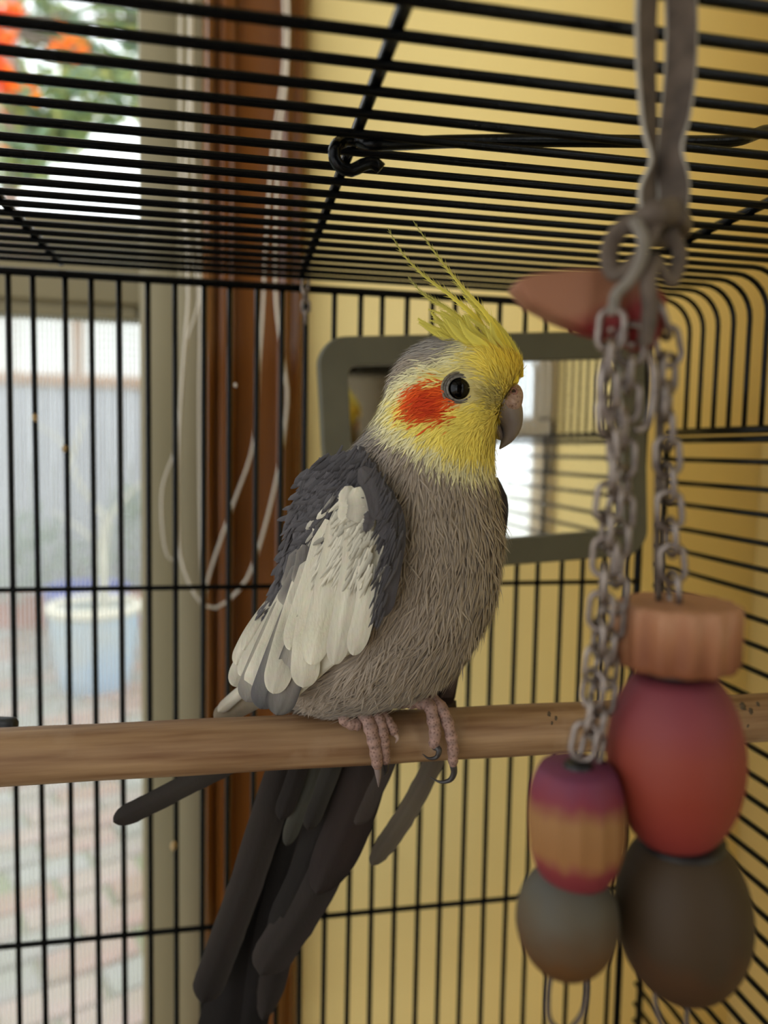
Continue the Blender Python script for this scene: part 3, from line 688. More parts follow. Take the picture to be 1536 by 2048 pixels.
def blades_obj(name, sets, parent):
    V = np.concatenate([s[0] for s in sets]); NM = np.concatenate([s[1] for s in sets]); C = np.clip(np.concatenate([s[2] for s in sets]), 0, 1); n = len(V)//8
    F = np.array([(0, 2, 3, 1), (2, 4, 5, 3), (4, 6, 7, 5)])[None]+8*np.arange(n)[:, None, None]; F = F.reshape(-1, 4)
    me = bpy.data.meshes.new(name); V = V-np.array(ORG[parent.name])
    me.vertices.add(len(V)); me.vertices.foreach_set('co', V.astype(np.float32).ravel())
    me.loops.add(F.size); me.loops.foreach_set('vertex_index', F.astype(np.int32).ravel())
    me.polygons.add(len(F)); me.polygons.foreach_set('loop_start', np.arange(0, F.size, 4, dtype=np.int32)); 
    me.polygons.foreach_set('use_smooth', np.ones(len(F), bool)); me.update(); me.validate()
    at = me.attributes.new('Col', 'FLOAT_COLOR', 'POINT'); at.data.foreach_set('color', np.c_[C, np.ones(len(C))].astype(np.float32).ravel())
    NM = NM/(np.linalg.norm(NM, axis=1, keepdims=True)+1e-12)
    me.normals_split_custom_set_from_vertices([tuple(x) for x in NM])
    me.materials.append(M['plume']); o = bpy.data.objects.new(name, me); COL.objects.link(o); o.parent = parent; o['kind'] = 'stuff'; ORG[o.name] = ORG[parent.name]; return o
BK = np.array(P(1012, 815, .262))
def flow(p, n, px, py, i0, j0):
    dn = -dS[i0, j0]; dn = dn/(np.linalg.norm(dn, axis=1, keepdims=True)+1e-12)
    hd = p-BK; hd /= np.linalg.norm(hd, axis=1, keepdims=True)+1e-12
    k_ = sm(935-py, 0, 110)[:, None]*.85
    fh = (sm(px, 925, 985)*sm(775-py, 0, 45))[:, None]; hd = hd*(1-fh)+np.array((-RGT*.55+UPV*.85))*fh
    # breast feathers sweep slightly towards the flank
    sw = np.array(-RGT)*(.22*sm(py, 980, 1200))[:, None]
    return dn*(1-k_)+hd*k_+sw
WPOLY = [(q[0], q[1]) for q in ((668, 950), (712, 940), (752, 975), (780, 1045), (770, 1130), (750, 1210), (716, 1275), (660, 1318), (612, 1362), (560, 1410), (490, 1400), (470, 1350), (520, 1260), (580, 1120), (600, 1040))]
wb = np.where(PYg > 930, 1.0, 1.5)*np.where((SG > 0.05) & (polydist(PXg, PYg, WPOLY) > 0), 0.0, 1.0)
Lb = lambda px, py: .0040+.0042*sm(py, 880, 1050)-.0022*sm(py, 1290, 1390)
no_face = np.where((np.hypot(PXg-912, PYg-782) < 36) | (PXg > 1018) & (PYg > 775) & (PYg < 860), 0.0, 1.0)
sets = [blades(36000, wb*no_face, Lb, .00035, .15, .20, plume_col, flow), blades(9000, wb*no_face, lambda x, y: Lb(x, y)*1.1, .00024, .26, .30, plume_col, flow, layer=.0003)]
blades_obj('plumage', sets, bird)

# ---- single feathers
def feather(mb, pts, Wd, nrm, cols, edge=None, cup=.18, n=16, tip=.16, base=.18, rag=0.0, ecol_w=.5, asym=1.0):
    """pts: centre line, Wd: half width in metres, cols: list of colours from base to tip"""
    n = 30; stk = [random.uniform(.93, 1.05) for _ in range(9)]; pts = crom3(pts, 60); tq = [1-(1-i/(n-1))**1.7 for i in range(n)]; pts = [pts[int(t_*59)].lerp(pts[min(int(t_*59)+1, 59)], t_*59-int(t_*59)) for t_ in tq]; nx = 9; vs = []; cs = []; fs = []
    for i, p in enumerate(pts):
        t = tq[i]; tg = (pts[min(i+1, n-1)]-pts[max(i-1, 0)]).normalized(); nn = (nrm-tg*nrm.dot(tg)).normalized(); sd = tg.cross(nn)
        wd = Wd*min(1, .35+.65*(t/base)) if t < base else Wd
        if t > 1-tip: wd *= math.sqrt(max(0, 1-((t-(1-tip))/tip)**2))*.97+.03
        q = t*(len(cols)-1); k_ = min(int(q), len(cols)-2); cc = mix(cols[k_], cols[k_+1], q-k_)
        for j in range(nx):
            s_ = (j/(nx-1))*2-1; ww = wd*(asym if s_ > 0 else 1)
            rg = 1+(rag*random.uniform(-1, 1) if abs(s_) == 1 else 0)
            h = -cup*Wd*s_*s_ + (0.05*Wd if j == nx//2 else 0)
            vs.append(p+sd*(s_*ww*rg)+nn*h)
            e_ = edge if edge else cc; cs.append(mix(cc, e_, ecol_w*abs(s_)**3) if edge else tuple(x*(1-.10*(j == nx//2)) for x in cc)); cs[-1] = tuple(min(1, x*stk[j]*random.uniform(.97, 1.03)) for x in cs[-1])
    for i in range(n-1):
        for j in range(nx-1): fs.append((i*nx+j, i*nx+j+1, (i+1)*nx+j+1, (i+1)*nx+j))
    mb.add(vs, fs, cs); return mb
# ---- near wing: a curved shell following the flank, dressed with coverts and flight feathers
WB = [(648, 922, .2640), (612, 975, .2690), (592, 1050, .2740), (577, 1130, .2790), (552, 1200, .2830), (516, 1272, .2800), (486, 1326, .2790), (478, 1358, .2780), (498, 1388, .2770)]
WF = [(722, 905, .2500), (772, 965, .2430), (796, 1040, .2395), (784, 1130, .2385), (764, 1215, .2400), (728, 1285, .2435), (668, 1330, .2500), (616, 1376, .2570), (572, 1412, .2630)]
def wing_px(s, t):
    """s 0..1 shoulder to tip, t 0..1 back edge to leading edge -> (px, py, Y)"""
    a = wing_px.b[min(int(s*80), 80)]; b_ = wing_px.f[min(int(s*80), 80)]
    q = a*(1-t)+b_*t; bul = -.0065*math.sin(PI*t)*min(1, s*5+.3)
    return q[0], q[1], q[2]+bul
wing_px.b = crom(WB, 81); wing_px.f = crom(WF, 81)
def wing_at(px, py, off=0.0):
    """depth of the wing shell under a pixel: nearest shell sample"""
    d = (wing_S[:, 0]-px)**2+(wing_S[:, 1]-py)**2; k_ = np.argsort(d)[:6]; wt = 1/(d[k_]+4); Y_ = float((wing_S[k_, 2]*wt).sum()/wt.sum())
    return P(px, py, Y_-off)
SSn, TTn = 46, 20
wing_S = np.array([wing_px(s, t) for s in np.linspace(0, 1, SSn) for t in np.linspace(0, 1, TTn)])
WHITE = [(690, 980), (728, 985), (752, 1040), (762, 1080), (756, 1150), (744, 1230), (720, 1330), (560, 1440), (440, 1400), (470, 1310), (530, 1235), (580, 1190), (600, 1165), (628, 1120), (640, 1070), (662, 1030)]
def wing_col(px, py):
    px = np.asarray(px, float); py = np.asarray(py, float)
    c = np.zeros(px.shape+(3,)); c[:] = rgb(80, 77, 79)
    d = polydist(px, py, WHITE)
    c = lerp3(c, rgb(204, 198, 180), sm(d, -5, 9)); return c
wing = None
mb = MB(); vs = []; fs = []; cs = []
for side in (0, 1):
    for i in range(SSn):
        for j in range(TTn):
            x_, y_, Y_ = wing_S[i*TTn+j]; e_ = min(1, min(j, TTn-1-j)/3, min(i, SSn-1-i)/2)
            vs.append(P(x_, y_, Y_+(.0004+.0030*e_ if side else 0)))
            cs.append(tuple(wing_col(x_, y_)))
o_ = SSn*TTn
for i in range(SSn-1):
    for j in range(TTn-1):
        a = i*TTn+j; fs.append((a, a+1, a+TTn+1, a+TTn)); fs.append((o_+a, o_+a+TTn, o_+a+TTn+1, o_+a+1))
rim = [j for j in range(TTn)]+[i*TTn+TTn-1 for i in range(1, SSn)]+[(SSn-1)*TTn+j for j in range(TTn-2, -1, -1)]+[i*TTn for i in range(SSn-2, 0, -1)]
for k_ in range(len(rim)):
    a, b_ = rim[k_], rim[(k_+1) % len(rim)]; fs.append((a, o_+a, o_+b_, b_))
mb.add(vs, fs, cs)
wing = obj('wing', mb, M['plume'], bird, color=True, label='near wing with a broad white patch')
CAMN = Vector((-math.sin(YAW)*.7, -1, .12)).normalized()      # outward from the bird's near flank
W_ = rgb(220, 213, 192); WG = rgb(192, 185, 168); GR = rgb(116, 111, 107); DK = rgb(78, 74, 75); BL = rgb(216, 209, 190)
def wf(pts, wpx, cols, off, parent=wing, name='flight_feather', edge=None, **k_):
    pts = [tuple(q_) for q_ in crom([(a_, b2) for a_, b2 in pts], 8)]; p3 = [wing_at(x, y, off*1.55+.0012*i/(len(pts)-1)) for i, (x, y) in enumerate(pts)]; k_.setdefault('cup', .07)
    hw = wpx/2*pscale(p3[0]); o = obj(name, feather(MB(), p3, hw, CAMN, cols, edge=edge, **k_), M['feather'], parent, color=True); return o
# outer primaries: grey, dark rimmed
wf([(640, 1200), (590, 1320), (552, 1430)], 62, [GR, WG, rgb(140, 134, 126), rgb(96, 92, 88)], .0004, edge=rgb(58, 57, 58), ecol_w=.8)
wf([(610, 1180), (560, 1310), (520, 1418)], 60, [GR, WG, rgb(138, 134, 128), rgb(70, 69, 70)], .0007, edge=rgb(96, 94, 96), ecol_w=.7)
wf([(590, 1180), (535, 1300), (492, 1404)], 56, [GR, BL, WG, GR], .0010, edge=GR, ecol_w=.6)
wf([(570, 1190), (510, 1290), (466, 1372)], 44, [GR, BL, BL, WG], .0012, edge=WG)
wf([(560, 1190), (505, 1265), (472, 1330)], 34, [GR, BL, BL, BL], .0014, edge=WG)
wf([(565, 1180), (520, 1245), (486, 1300)], 26, [GR, WG, BL, BL], .0016, edge=WG)
# white secondaries
wf([(660, 1110), (620, 1250), (607, 1376)], 58, [W_, W_, W_, WG], .0018, edge=W_)
wf([(625, 1120), (580, 1260), (546, 1388)], 54, [W_, W_, WG, WG], .0022, edge=W_)
wf([(600, 1150), (545, 1280), (500, 1380)], 46, [BL, BL, BL, BL], .0020, edge=W_)
wf([(590, 1160), (530, 1270), (480, 1352)], 36, [BL, BL, BL, BL], .0024, edge=WG)
wf([(612, 1150), (560, 1262), (524, 1340)], 32, [W_, WG, W_, BL], .0027, edge=BL)
# greater coverts: three long rounded lobes
wf([(742, 1000), (738, 1120), (732, 1210), (706, 1311)], 44, [W_, W_, W_, WG], .0026, name='covert', edge=WG)
wf([(716, 990), (708, 1110), (692, 1210), (668, 1330)], 48, [W_, W_, W_, WG], .0030, name='covert', edge=WG)
wf([(688, 1000), (672, 1110), (648, 1210), (622, 1330)], 58, [W_, W_, W_, W_], .0028, name='covert', edge=WG)
wf([(658, 1040), (634, 1130), (606, 1215), (580, 1300)], 48, [W_, W_, W_, W_], .0032, name='covert', edge=BL)
# median coverts
for x0, y0, x1, y1, wq, cc in ((625, 1120, 590, 1215, 44, WG), (605, 1130, 566, 1210, 40, GR), (598, 1100, 575, 1180, 36, GR), (612, 1090, 596, 1170, 34, GR)):
    wf([(x0, y0), ((x0+x1)/2+2, (y0+y1)/2), (x1, y1)], wq, [cc, cc, cc, mix(cc, WG, .5)], .0036+random.uniform(0, .0006), name='covert', edge=mix(cc, WG, .4))
# dark leading edge of the wing beside the breast
wf([(770, 975), (790, 1060), (778, 1150), (762, 1235)], 44, [DK, DK, DK, DK], .0016, name='covert', edge=rgb(70, 66, 66))
wf([(740, 950), (770, 1010), (776, 1080)], 40, [DK, DK, DK], .0030, name='covert', edge=rgb(70, 66, 66))
wf([(722, 935), (748, 975), (764, 1040)], 44, [rgb(84, 80, 80), DK, DK], .0034, name='covert', edge=rgb(70, 66, 66))
wf([(712, 975), (720, 1004), (716, 1046)], 50, [W_, WG, WG], .0044, name='covert', edge=GR, rag=.06)
wf([(738, 1022), (738, 1042), (730, 1064)], 22, [DK, DK, DK], .0046, name='covert', edge=GR, rag=.15, tip=.6)
wf([(696, 972), (698, 1008), (692, 1044)], 40, [WG, W_, W_], .0046, name='covert', edge=W_, rag=.06)
wf([(752, 960), (778, 1030), (775, 1120)], 46, [DK, DK, DK], .0024, name='covert', edge=rgb(70, 66, 66))
# soft small coverts over shoulder and back of the wing
def small_coverts(N, Lm, wd, lift, cond, layer, jit=.28):
    k_ = rng.integers(0, (SSn-1)*TTn, N*3); S = wing_S[k_]+np.c_[rng.normal(0, 6, (N*3, 2)), np.zeros(N*3)]
    keep = cond(S[:, 0], S[:, 1]); S = S[keep][:N]; N = len(S)
    p = np.array([list(wing_at(x_, y_, layer)) for x_, y_, _ in S])
    tip_ = np.array([list(wing_at(x_-26, y_+62, layer)) for x_, y_, _ in S]); d = tip_-p; d /= np.linalg.norm(d, axis=1, keepdims=True)
    n = np.tile(np.array(CAMN), (N, 1))+np.c_[(S[:, 0]-690)/160, np.zeros(N), np.zeros(N)]*.7; n -= d*np.sum(n*d, 1, keepdims=True); n /= np.linalg.norm(n, axis=1, keepdims=True)
    s = np.cross(n, d); an = rng.normal(0, jit, N); d = d*np.cos(an)[:, None]+s*np.sin(an)[:, None]; s = np.cross(n, d)
    L = Lm*rng.uniform(.7, 1.3, N); W = wd*rng.uniform(.7, 1.2, N); lf = lift*rng.uniform(.4, 1.5, N)
    col = wing_col(S[:, 0]+rng.normal(0, 9, N), S[:, 1]+rng.normal(0, 9, N))*(1+rng.normal(0, .16, N))[:, None]
    V = np.zeros((N, 8, 3)); NM = np.zeros((N, 8, 3)); C = np.zeros((N, 8, 3))
    for q, (t, ww) in enumerate(((0, .6), (.4, 1), (.8, .8), (1, .2))):
        c = p+d*(L*t)[:, None]+n*(L*lf*(t-.3*t*t))[:, None]
        for z_ in (0, 1): V[:, 2*q+z_] = c+s*(W*ww*(z_*2-1))[:, None]; NM[:, 2*q+z_] = n+s*((z_*2-1)*.4); C[:, 2*q+z_] = col
    return V.reshape(-1, 3), NM.reshape(-1, 3), C.reshape(-1, 3)
dark = lambda x, y: (polydist(x, y, WHITE) < -7) & (x < 748) & (y < 1215)
blades_obj('small_coverts', [small_coverts(1300, .0080, .0012, .10, dark, .0022), small_coverts(1500, .0058, .0006, .18, dark, .0030), small_coverts(700, .0062, .00045, .08, lambda x, y: (x > 752) & (y < 1240) & (polydist(x, y, WHITE) < -2), .0060, .12),
                             small_coverts(420, .0066, .0007, .10, lambda x, y: (polydist(x, y, WHITE) > 6) & (y < 1080), .0066), small_coverts(700, .0085, .0005, .05, lambda x, y: (polydist(x, y, WHITE) > 8) & (y < 1150), .0062, .10)], wing)
# far wing: just its edge shows past the breast
fw_r = [(996, 955, .270), (1016, 1000, .276), (1013, 1060, .279), (1000, 1120, .281), (982, 1190, .283), (958, 1260, .285), (926, 1330, .287), (905, 1395, .290)]
fw_b = [(955, 950, .285), (960, 1000, .296), (955, 1060, .302), (945, 1120, .304), (925, 1190, .303), (900, 1260, .300), (880, 1330, .297), (880, 1395, .294)]
A_, B_ = crom(fw_r, 24), crom(fw_b, 24); rings = []; cs = []
for i in range(24):
    a, b_ = P(*A_[i]), P(*B_[i]); mid = (a+b_)/2+(RGT*.006+VF*.004)*math.sin(PI*i/23); inn = (a+b_)/2-(RGT*.002+VF*.001)
    q = [a, a.lerp(mid, .55)+RGT*.0012, mid, b_.lerp(mid, .5)+RGT*.001, b_, inn]; rings.append(q)
    cc = mix(rgb(92, 84, 82), rgb(226, 220, 208), float(sm(A_[i][1], 1050, 1110))) if A_[i][1] < 1280 else mix(rgb(226, 220, 208), rgb(84, 70, 62), float(sm(A_[i][1], 1280, 1330)))
    cs += [cc]*6
fwing = obj('wing', MB().loft(rings, cs), M['feather'], bird, color=True, label='far wing edge past the breast')
BR = rgb(54, 43, 36); BR2 = rgb(40, 32, 28)
def tf(pts, wpx, cols, name='tail_feather', parent=bird, nrm=None, **k_):
    p3 = [P(*q) for q in pts]; hw = wpx/2*pscale(p3[0])
    return obj(name, feather(MB(), p3, hw, nrm or CAMN, cols, **k_), M['feather'], parent, color=True)
tf([(905, 1270, .289), (900, 1340, .291), (888, 1414, .2935)], 40, [BR, BR2, BR], 'flight_feather', fwing, edge=rgb(58, 48, 44))
tf([(885, 1290, .292), (876, 1350, .2935), (864, 1408, .295)], 34, [BR2, BR2, BR2], 'flight_feather', fwing, edge=rgb(50, 42, 40))
tf([(905, 1400, .298), (862, 1535, .304), (806, 1640, .308), (742, 1732, .311)], 44, [rgb(74, 64, 54), rgb(82, 72, 60), rgb(88, 78, 64), rgb(74, 65, 54)], 'flight_feather', fwing, edge=rgb(98, 88, 73), rag=.06, base=.1)
# tail: long dark feathers dropping behind the perch
T0, T1, T2, T3 = rgb(42, 36, 32), rgb(33, 28, 25), rgb(30, 26, 23), rgb(28, 24, 22)
tf([(640, 1440, .300), (600, 1560, .312), (520, 1800, .332), (425, 2130, .352)], 120, [T3, T3, T3, T3], tip=.1, edge=T2)
tf([(665, 1440, .300), (625, 1570, .311), (545, 1830, .331), (482, 2120, .350)], 90, [T3, T2, T3, T3], tip=.1, edge=T2)
tf([(690, 1440, .299), (650, 1570, .309), (590, 1790, .325), (525, 2042, .342)], 62, [T2, T1, T1, T0], edge=rgb(60, 52, 47), rag=.05)
tf([(600, 1440, .298), (556, 1570, .307), (488, 1780, .320), (403, 2008, .334)], 72, [T1, T0, T0, T1], edge=rgb(66, 60, 55), rag=.03, tip=.08)
tf([(700, 1450, .297), (668, 1580, .304), (612, 1740, .313), (545, 1880, .320)], 66, [T2, T1, T2, T2], edge=T3)
tf([(730, 1450, .296), (704, 1570, .302), (640, 1760, .311), (520, 1952, .322)], 88, [T1, T0, T0, T0], edge=rgb(56, 49, 45), tip=.10, rag=.03)
tf([(745, 1450, .295), (726, 1560, .299), (690, 1670, .304), (632, 1790, .309)], 96, [T1, rgb(44, 35, 31), rgb(42, 33, 29), rgb(40, 33, 30)], edge=rgb(34, 27, 25), tip=.3)
tf([(775, 1460, .294), (764, 1530, .297), (742, 1580, .299), (712, 1650, .302)], 52, [rgb(60, 52, 46), rgb(62, 54, 48), rgb(56, 48, 43)], edge=rgb(46, 40, 36))
tf([(650, 1450, .294), (625, 1560, .300), (598, 1620, .303), (572, 1692, .306)], 34, [T1, rgb(52, 50, 42), rgb(58, 56, 48), rgb(48, 45, 39)], name='tail_covert', edge=rgb(78, 76, 66))
tf([(620, 1450, .293), (590, 1560, .299), (560, 1640, .303)], 40, [T2, T1, T1], name='tail_covert', edge=T0)
tf([(690, 1450, .292), (660, 1545, .297), (634, 1610, .301), (615, 1660, .303)], 40, [T1, rgb(46, 43, 38), T1], name='tail_covert', edge=rgb(66, 62, 54))
# stray primaries to the left of the perch
tf([(640, 1430, .2945), (500, 1506, .3045), (390, 1562, .307), (300, 1608, .308), (226, 1644, .309)], 44, [T1, rgb(52, 46, 41), rgb(54, 48, 42), T0], 'flight_feather', edge=rgb(40, 35, 32), tip=.09, rag=.03)
tf([(640, 1430, .2945), (500, 1500, .3050), (420, 1548, .3075), (338, 1602, .309)], 22, [WG, WG, rgb(176, 172, 164)], 'flight_feather', edge=GR, rag=.08)
tf([(560, 1370, .2900), (500, 1402, .2935), (428, 1440, .2980)], 44, [GR, rgb(150, 138, 118), rgb(146, 134, 114), rgb(140, 128, 110)], 'flight_feather', edge=rgb(120, 110, 98))
tf([(540, 1340, .2895), (480, 1385, .2925), (436, 1424, .2960)], 24, [BL, BL, WG], 'flight_feather', edge=GR)

# ---- crest
CY1, CY2, CYT = rgb(244, 216, 62), rgb(232, 216, 92), rgb(150, 148, 84)
crest_def = [([(826, 441), (872, 508), (925, 575), (972, 628), (1008, 688), (1022, 730)], 13, 1), ([(775, 455), (806, 508), (850, 553), (902, 592), (955, 640), (996, 706)], 13, 1), ([(816, 553), (850, 592), (895, 620), (940, 660), (980, 712)], 12, 1),
             ([(838, 580), (880, 606), (925, 640), (965, 690), (985, 722)], 14, 1), ([(856, 618), (895, 634), (935, 664), (968, 716)], 15, 0), ([(858, 640), (896, 652), (932, 680), (955, 724)], 16, 0), ([(846, 652), (884, 662), (918, 686), (938, 724)], 14, 0),
             ([(905, 560), (948, 606), (990, 656), (1020, 716)], 18, 1), ([(925, 590), (965, 628), (1002, 672), (1030, 730)], 22, 0), ([(890, 575), (935, 622), (975, 668), (1005, 724)], 18, 1), ([(950, 610), (990, 646), (1020, 690), (1040, 745)], 24, 0),
             ([(880, 620), (925, 652), (962, 694), (985, 740)], 22, 0), ([(870, 668), (900, 680), (930, 704), (950, 740)], 18, 0), ([(930, 630), (970, 660), (1003, 700), (1020, 750)], 26, 0), ([(900, 640), (945, 672), (980, 710), (1000, 752)], 26, 0), ([(985, 640), (1010, 668), (1032, 708), (1044, 755)], 20, 0)]
for q in range(26):
    u = q/25; bx, by = 1030-92*u+random.uniform(-6, 6), 764-58*u+random.uniform(-8, 8)
    L_ = random.uniform(95, 150)*(1-.25*u); a_ = math.radians(random.uniform(38, 56)-26*u+8)
    tx_, ty_ = bx-L_*math.cos(a_)*(.75+.35*u), by-L_*math.sin(a_)*1.25
    crest_def.append(([(tx_, ty_), (bx*.35+tx_*.65-4, by*.3+ty_*.7+2), (bx*.68+tx_*.32+5, by*.62+ty_*.38), (bx, by)], random.uniform(26, 36), 0))
for q, (pts, wpx, barbs) in enumerate(crest_def):
    n_ = len(pts); Yb = .262 + random.uniform(-.0045, .0035) - (.0050 if q in (11, 13, 14, 5, 6) else 0) - (random.uniform(.003, .0105) if q > 15 else 0)
    p3 = [P(x_, y_, Yb + (.004*(1-i/(n_-1)) if q % 2 else -.001)) for i, (x_, y_) in enumerate(pts)]; p3 = p3[::-1]
    sp = crom3(p3, 26); mb = MB(); s0 = pscale(p3[0])
    wds = [wpx*.5*s0*(1-(i/25))**(1.25 if barbs else .8)*min(1, .25+i/7)+.00012 for i in range(26)]
    nrm = CAMN; vs = []; cs = []; fs = []
    for i, p in enumerate(sp):
        t = i/25; tg = (sp[min(i+1, 25)]-sp[max(i-1, 0)]).normalized(); nn = (nrm-tg*nrm.dot(tg)).normalized(); sd = tg.cross(nn)
        cc = mix(mix(CY1, CY2, min(1, t*2)), CYT, max(0, t*1.5-.55) if barbs else t*.25)
        for s_ in (-1, 0, 1): vs.append(p+sd*(s_*wds[i])+nn*(.00025 if s_ == 0 else 0)); cs.append(mix(cc, rgb(120, 112, 60), .25) if s_ == 0 else cc)
        if i > 4 and i < 25:            # loose barbs along the shaft
            for sgn in (-1, 1):
                for _ in range(2):
                    L_ = (.0056 if barbs else .0040)*(1-.75*t)*random.uniform(.5, 1.2); dr = (tg*1.0+sd*(sgn*random.uniform(.25, .55))+nn*random.uniform(-.15, .15)).normalized()
                    q0 = p+sd*(sgn*wds[i]*.7); q1 = q0+dr*L_; ww = sd*.00012+tg*.00005
                    k0 = len(vs); vs += [q0-ww, q0+ww, q1]; cs += [cc, cc, mix(cc, CYT, .4)]; fs.append((k0, k0+1, k0+2))
    idx = []; k0 = 0
    # indices of the shaft rows (barbs are interleaved)
    pos = 0; rows = []
    for i in range(26):
        rows.append(pos); pos += 3+(12 if 4 < i < 25 else 0)
    for i in range(25):
        a, b_ = rows[i], rows[i+1]; fs += [(a, a+1, b_+1, b_), (a+1, a+2, b_+2, b_+1)]
    mb.add(vs, fs, cs); obj('crest_feather', mb, M['plume'], bird, color=True)

# ---- eye
def head_front(px, py, extra=0):
    row = None; best = 1e9
    for r in RC:
        if abs(r[1]-py) < best: best = abs(r[1]-py); row = r
    q = min(.999, abs(px-row[0])/row[2]); C = P(px, py, row[4]); return C-VF*(row[5]*(1-q**2)**.5+extra)
ec = head_front(907, 786, -.0016); es = pscale(ec)
sd_, up_ = RGT, UPV; on_ = (-VF*.95+RGT*.25).normalized()
ex = (RGT-on_*RGT.dot(on_)).normalized(); ey = on_.cross(ex); 
if ey.z < 0: ey = -ey
mb = MB(); rings = []
for i in range(15):
    a = PI*(i+.02)/14.05; rings.append([ec+on_*(math.cos(a)*.0040)+ex*(math.sin(a)*math.cos(b_)*.0040)+ey*(math.sin(a)*math.sin(b_)*.0039) for b_ in np.linspace(0, 2*PI, 24, endpoint=False)])
obj('eye', mb.loft(rings), M['eye'], bird)
mb = MB()
for rr, tr, off, cc in ((.0041, .00042, .0017, rgb(122, 117, 110)), (.0048, .00045, .0014, rgb(92, 87, 80)), (.0055, .0005, .0008, rgb(126, 117, 96))):
    mb.tube([ec+on_*off+ex*(math.cos(a)*rr*1.06)+ey*(math.sin(a)*rr*.95) for a in np.linspace(0, 2*PI, 36, endpoint=False)], tr, 8, cols=[mix(cc, rgb(90, 84, 76), .35*random.random()) for _ in range(36)], closed=True)
obj('eyelid', mb, M['skin'], bird, color=True)
# ---- beak
def beak_rings(defs, n=18):
    R_ = crom(defs, 22); rings = []; cs = []
    for i, (cx, cy, r, hw) in enumerate(R_):
        nx_ = R_[min(i+1, 21)]-R_[max(i-1, 0)]; a = math.atan2(nx_[1], nx_[0])+PI/2
        C = P(cx, cy, .2605); s_ = pscale(C); u = RGT*math.cos(a)-UPV*math.sin(a)
        rings.append([C+u*(max(r, .6)*s_*math.cos(b_))-VF*(max(hw, .0002)*math.sin(b_)) for b_ in np.linspace(0, 2*PI, n, endpoint=False)])
    return rings
rg = beak_rings([(985, 792, 34, .0072), (1000, 806, 38, .0074), (1013, 826, 34, .0068), (1020, 850, 24.5, .0054), (1016, 873, 14.5, .0036), (1007, 888, 7, .0018), (999, 898, 1.5, .0004)])
n_ = len(rg); cs = [mix(rgb(138, 124, 116), rgb(108, 97, 92), min(1, i/10)) for i in range(n_) for _ in range(18)]
obj('beak', MB().loft(rg, cs), M['beak'], bird, color=True)
rg = beak_rings([(972, 846, 14, .0046), (985, 856, 15, .0048), (994, 866, 12, .0040), (1001, 876, 6, .0024), (1004, 881, 1, .0005)])
obj('lower_beak', MB().loft(rg, [rgb(96, 84, 80)]*(22*18)), M['beak'], bird, color=True)
mb = MB()
rg = beak_rings([(1006, 768, 4, .002), (1012, 776, 18, .0062), (1017, 786, 27, .0078), (1016, 798, 29, .0082), (1010, 810, 30, .0080), (1006, 818, 24, .0066)])
mb.loft(rg, [mix(rgb(176, 148, 134), rgb(146, 118, 106), random.random()) for _ in range(22*18)])
cere = obj('cere', mb, M['skin'], bird, color=True)
nc = P(1020, 786, .2605)-VF*.0076
mb = MB(); mb.tube([nc+RGT*(math.cos(a)*.0011)+UPV*(math.sin(a)*.0010) for a in np.linspace(0, 2*PI, 18, endpoint=False)], .0005, 6, cols=[rgb(150, 108, 96)]*18, closed=True)
mb.lathe([(.0001, .0004), (.0007, .0003), (.0009, -.0004)], nc, axis=-VF, n=12, cols=[rgb(52, 34, 30)]*3)
obj('nostril', mb, M['skin'], cere, color=True)

# ---- feet: toes wrapped over the front of the perch, long dark claws
SK1, SK2, CLW = rgb(166, 132, 118), rgb(130, 104, 94), rgb(52, 47, 45)
def toe(mb, pts, r0, r1, n=22):
    p3 = crom3([P(*q) for q in pts], n); rad = [(r0+(r1-r0)*i/(n-1))*(1+.10*math.sin(i*1.9)) for i in range(n)]; rad[-1] *= .7
    mb.tube(p3, rad, 12, cols=[mix(SK1, SK2, .5+.5*math.sin(i*2.6)) for i in range(n)]); return p3[-1], (p3[-1]-p3[-3]).normalized()
def claw(foot, pts, r0, col=CLW):
    p3 = crom3([P(*q) for q in pts], 16); obj('claw', MB().tube(p3, [r0*(1-(i/15)**1.3)+.00012 for i in range(16)], 10, cols=[col]*16), M['beak'], foot, color=True)
mb = MB()
toe(mb, [(716, 1396, .2800), (722, 1418, .2730), (736, 1440, .2688), (745, 1470, .2668), (752, 1505, .2662), (755, 1535, .2668)], .0031, .0021)
toe(mb, [(735, 1412, .2760), (757, 1436, .2692), (766, 1470, .2672), (769, 1500, .2670), (772, 1526, .2680)], .0026, .0018)
toe(mb, [(735, 1412, .2770), (766, 1432, .2705), (782, 1452, .2685), (790, 1468, .2680)], .0024, .0018)
toe(mb, [(728, 1404, .2770), (704, 1412, .2740), (688, 1424, .2720), (694, 1442, .2705), (722, 1450, .2700)], .0027, .0024)
f1 = obj('foot', mb, M['skin'], bird, color=True, label='pinkish scaly foot nearer the wing')
claw(f1, [(755, 1533, .2668), (757, 1556, .2672), (757, 1574, .2690)], .0013, rgb(120, 104, 98))
claw(f1, [(772, 1524, .2680), (772, 1540, .2690), (768, 1552, .2715)], .0012)
claw(f1, [(789, 1466, .2680), (795, 1476, .2676), (791, 1486, .2680)], .0009, rgb(176, 150, 138))
mb = MB()
toe(mb, [(800, 1402, .2800), (832, 1404, .2740), (858, 1410, .2700), (866, 1440, .2672), (870, 1470, .2664), (867, 1494, .2666)], .0028, .0021)
toe(mb, [(835, 1396, .2790), (864, 1400, .2730), (884, 1420, .2692), (898, 1455, .2670), (905, 1490, .2664), (906, 1530, .2676)], .0028, .0019)
toe(mb, [(812, 1390, .2830), (842, 1394, .2770), (868, 1398, .2730)], .0030, .0028)
f2 = obj('foot', mb, M['skin'], bird, color=True, label='pinkish scaly foot with long curled claws')
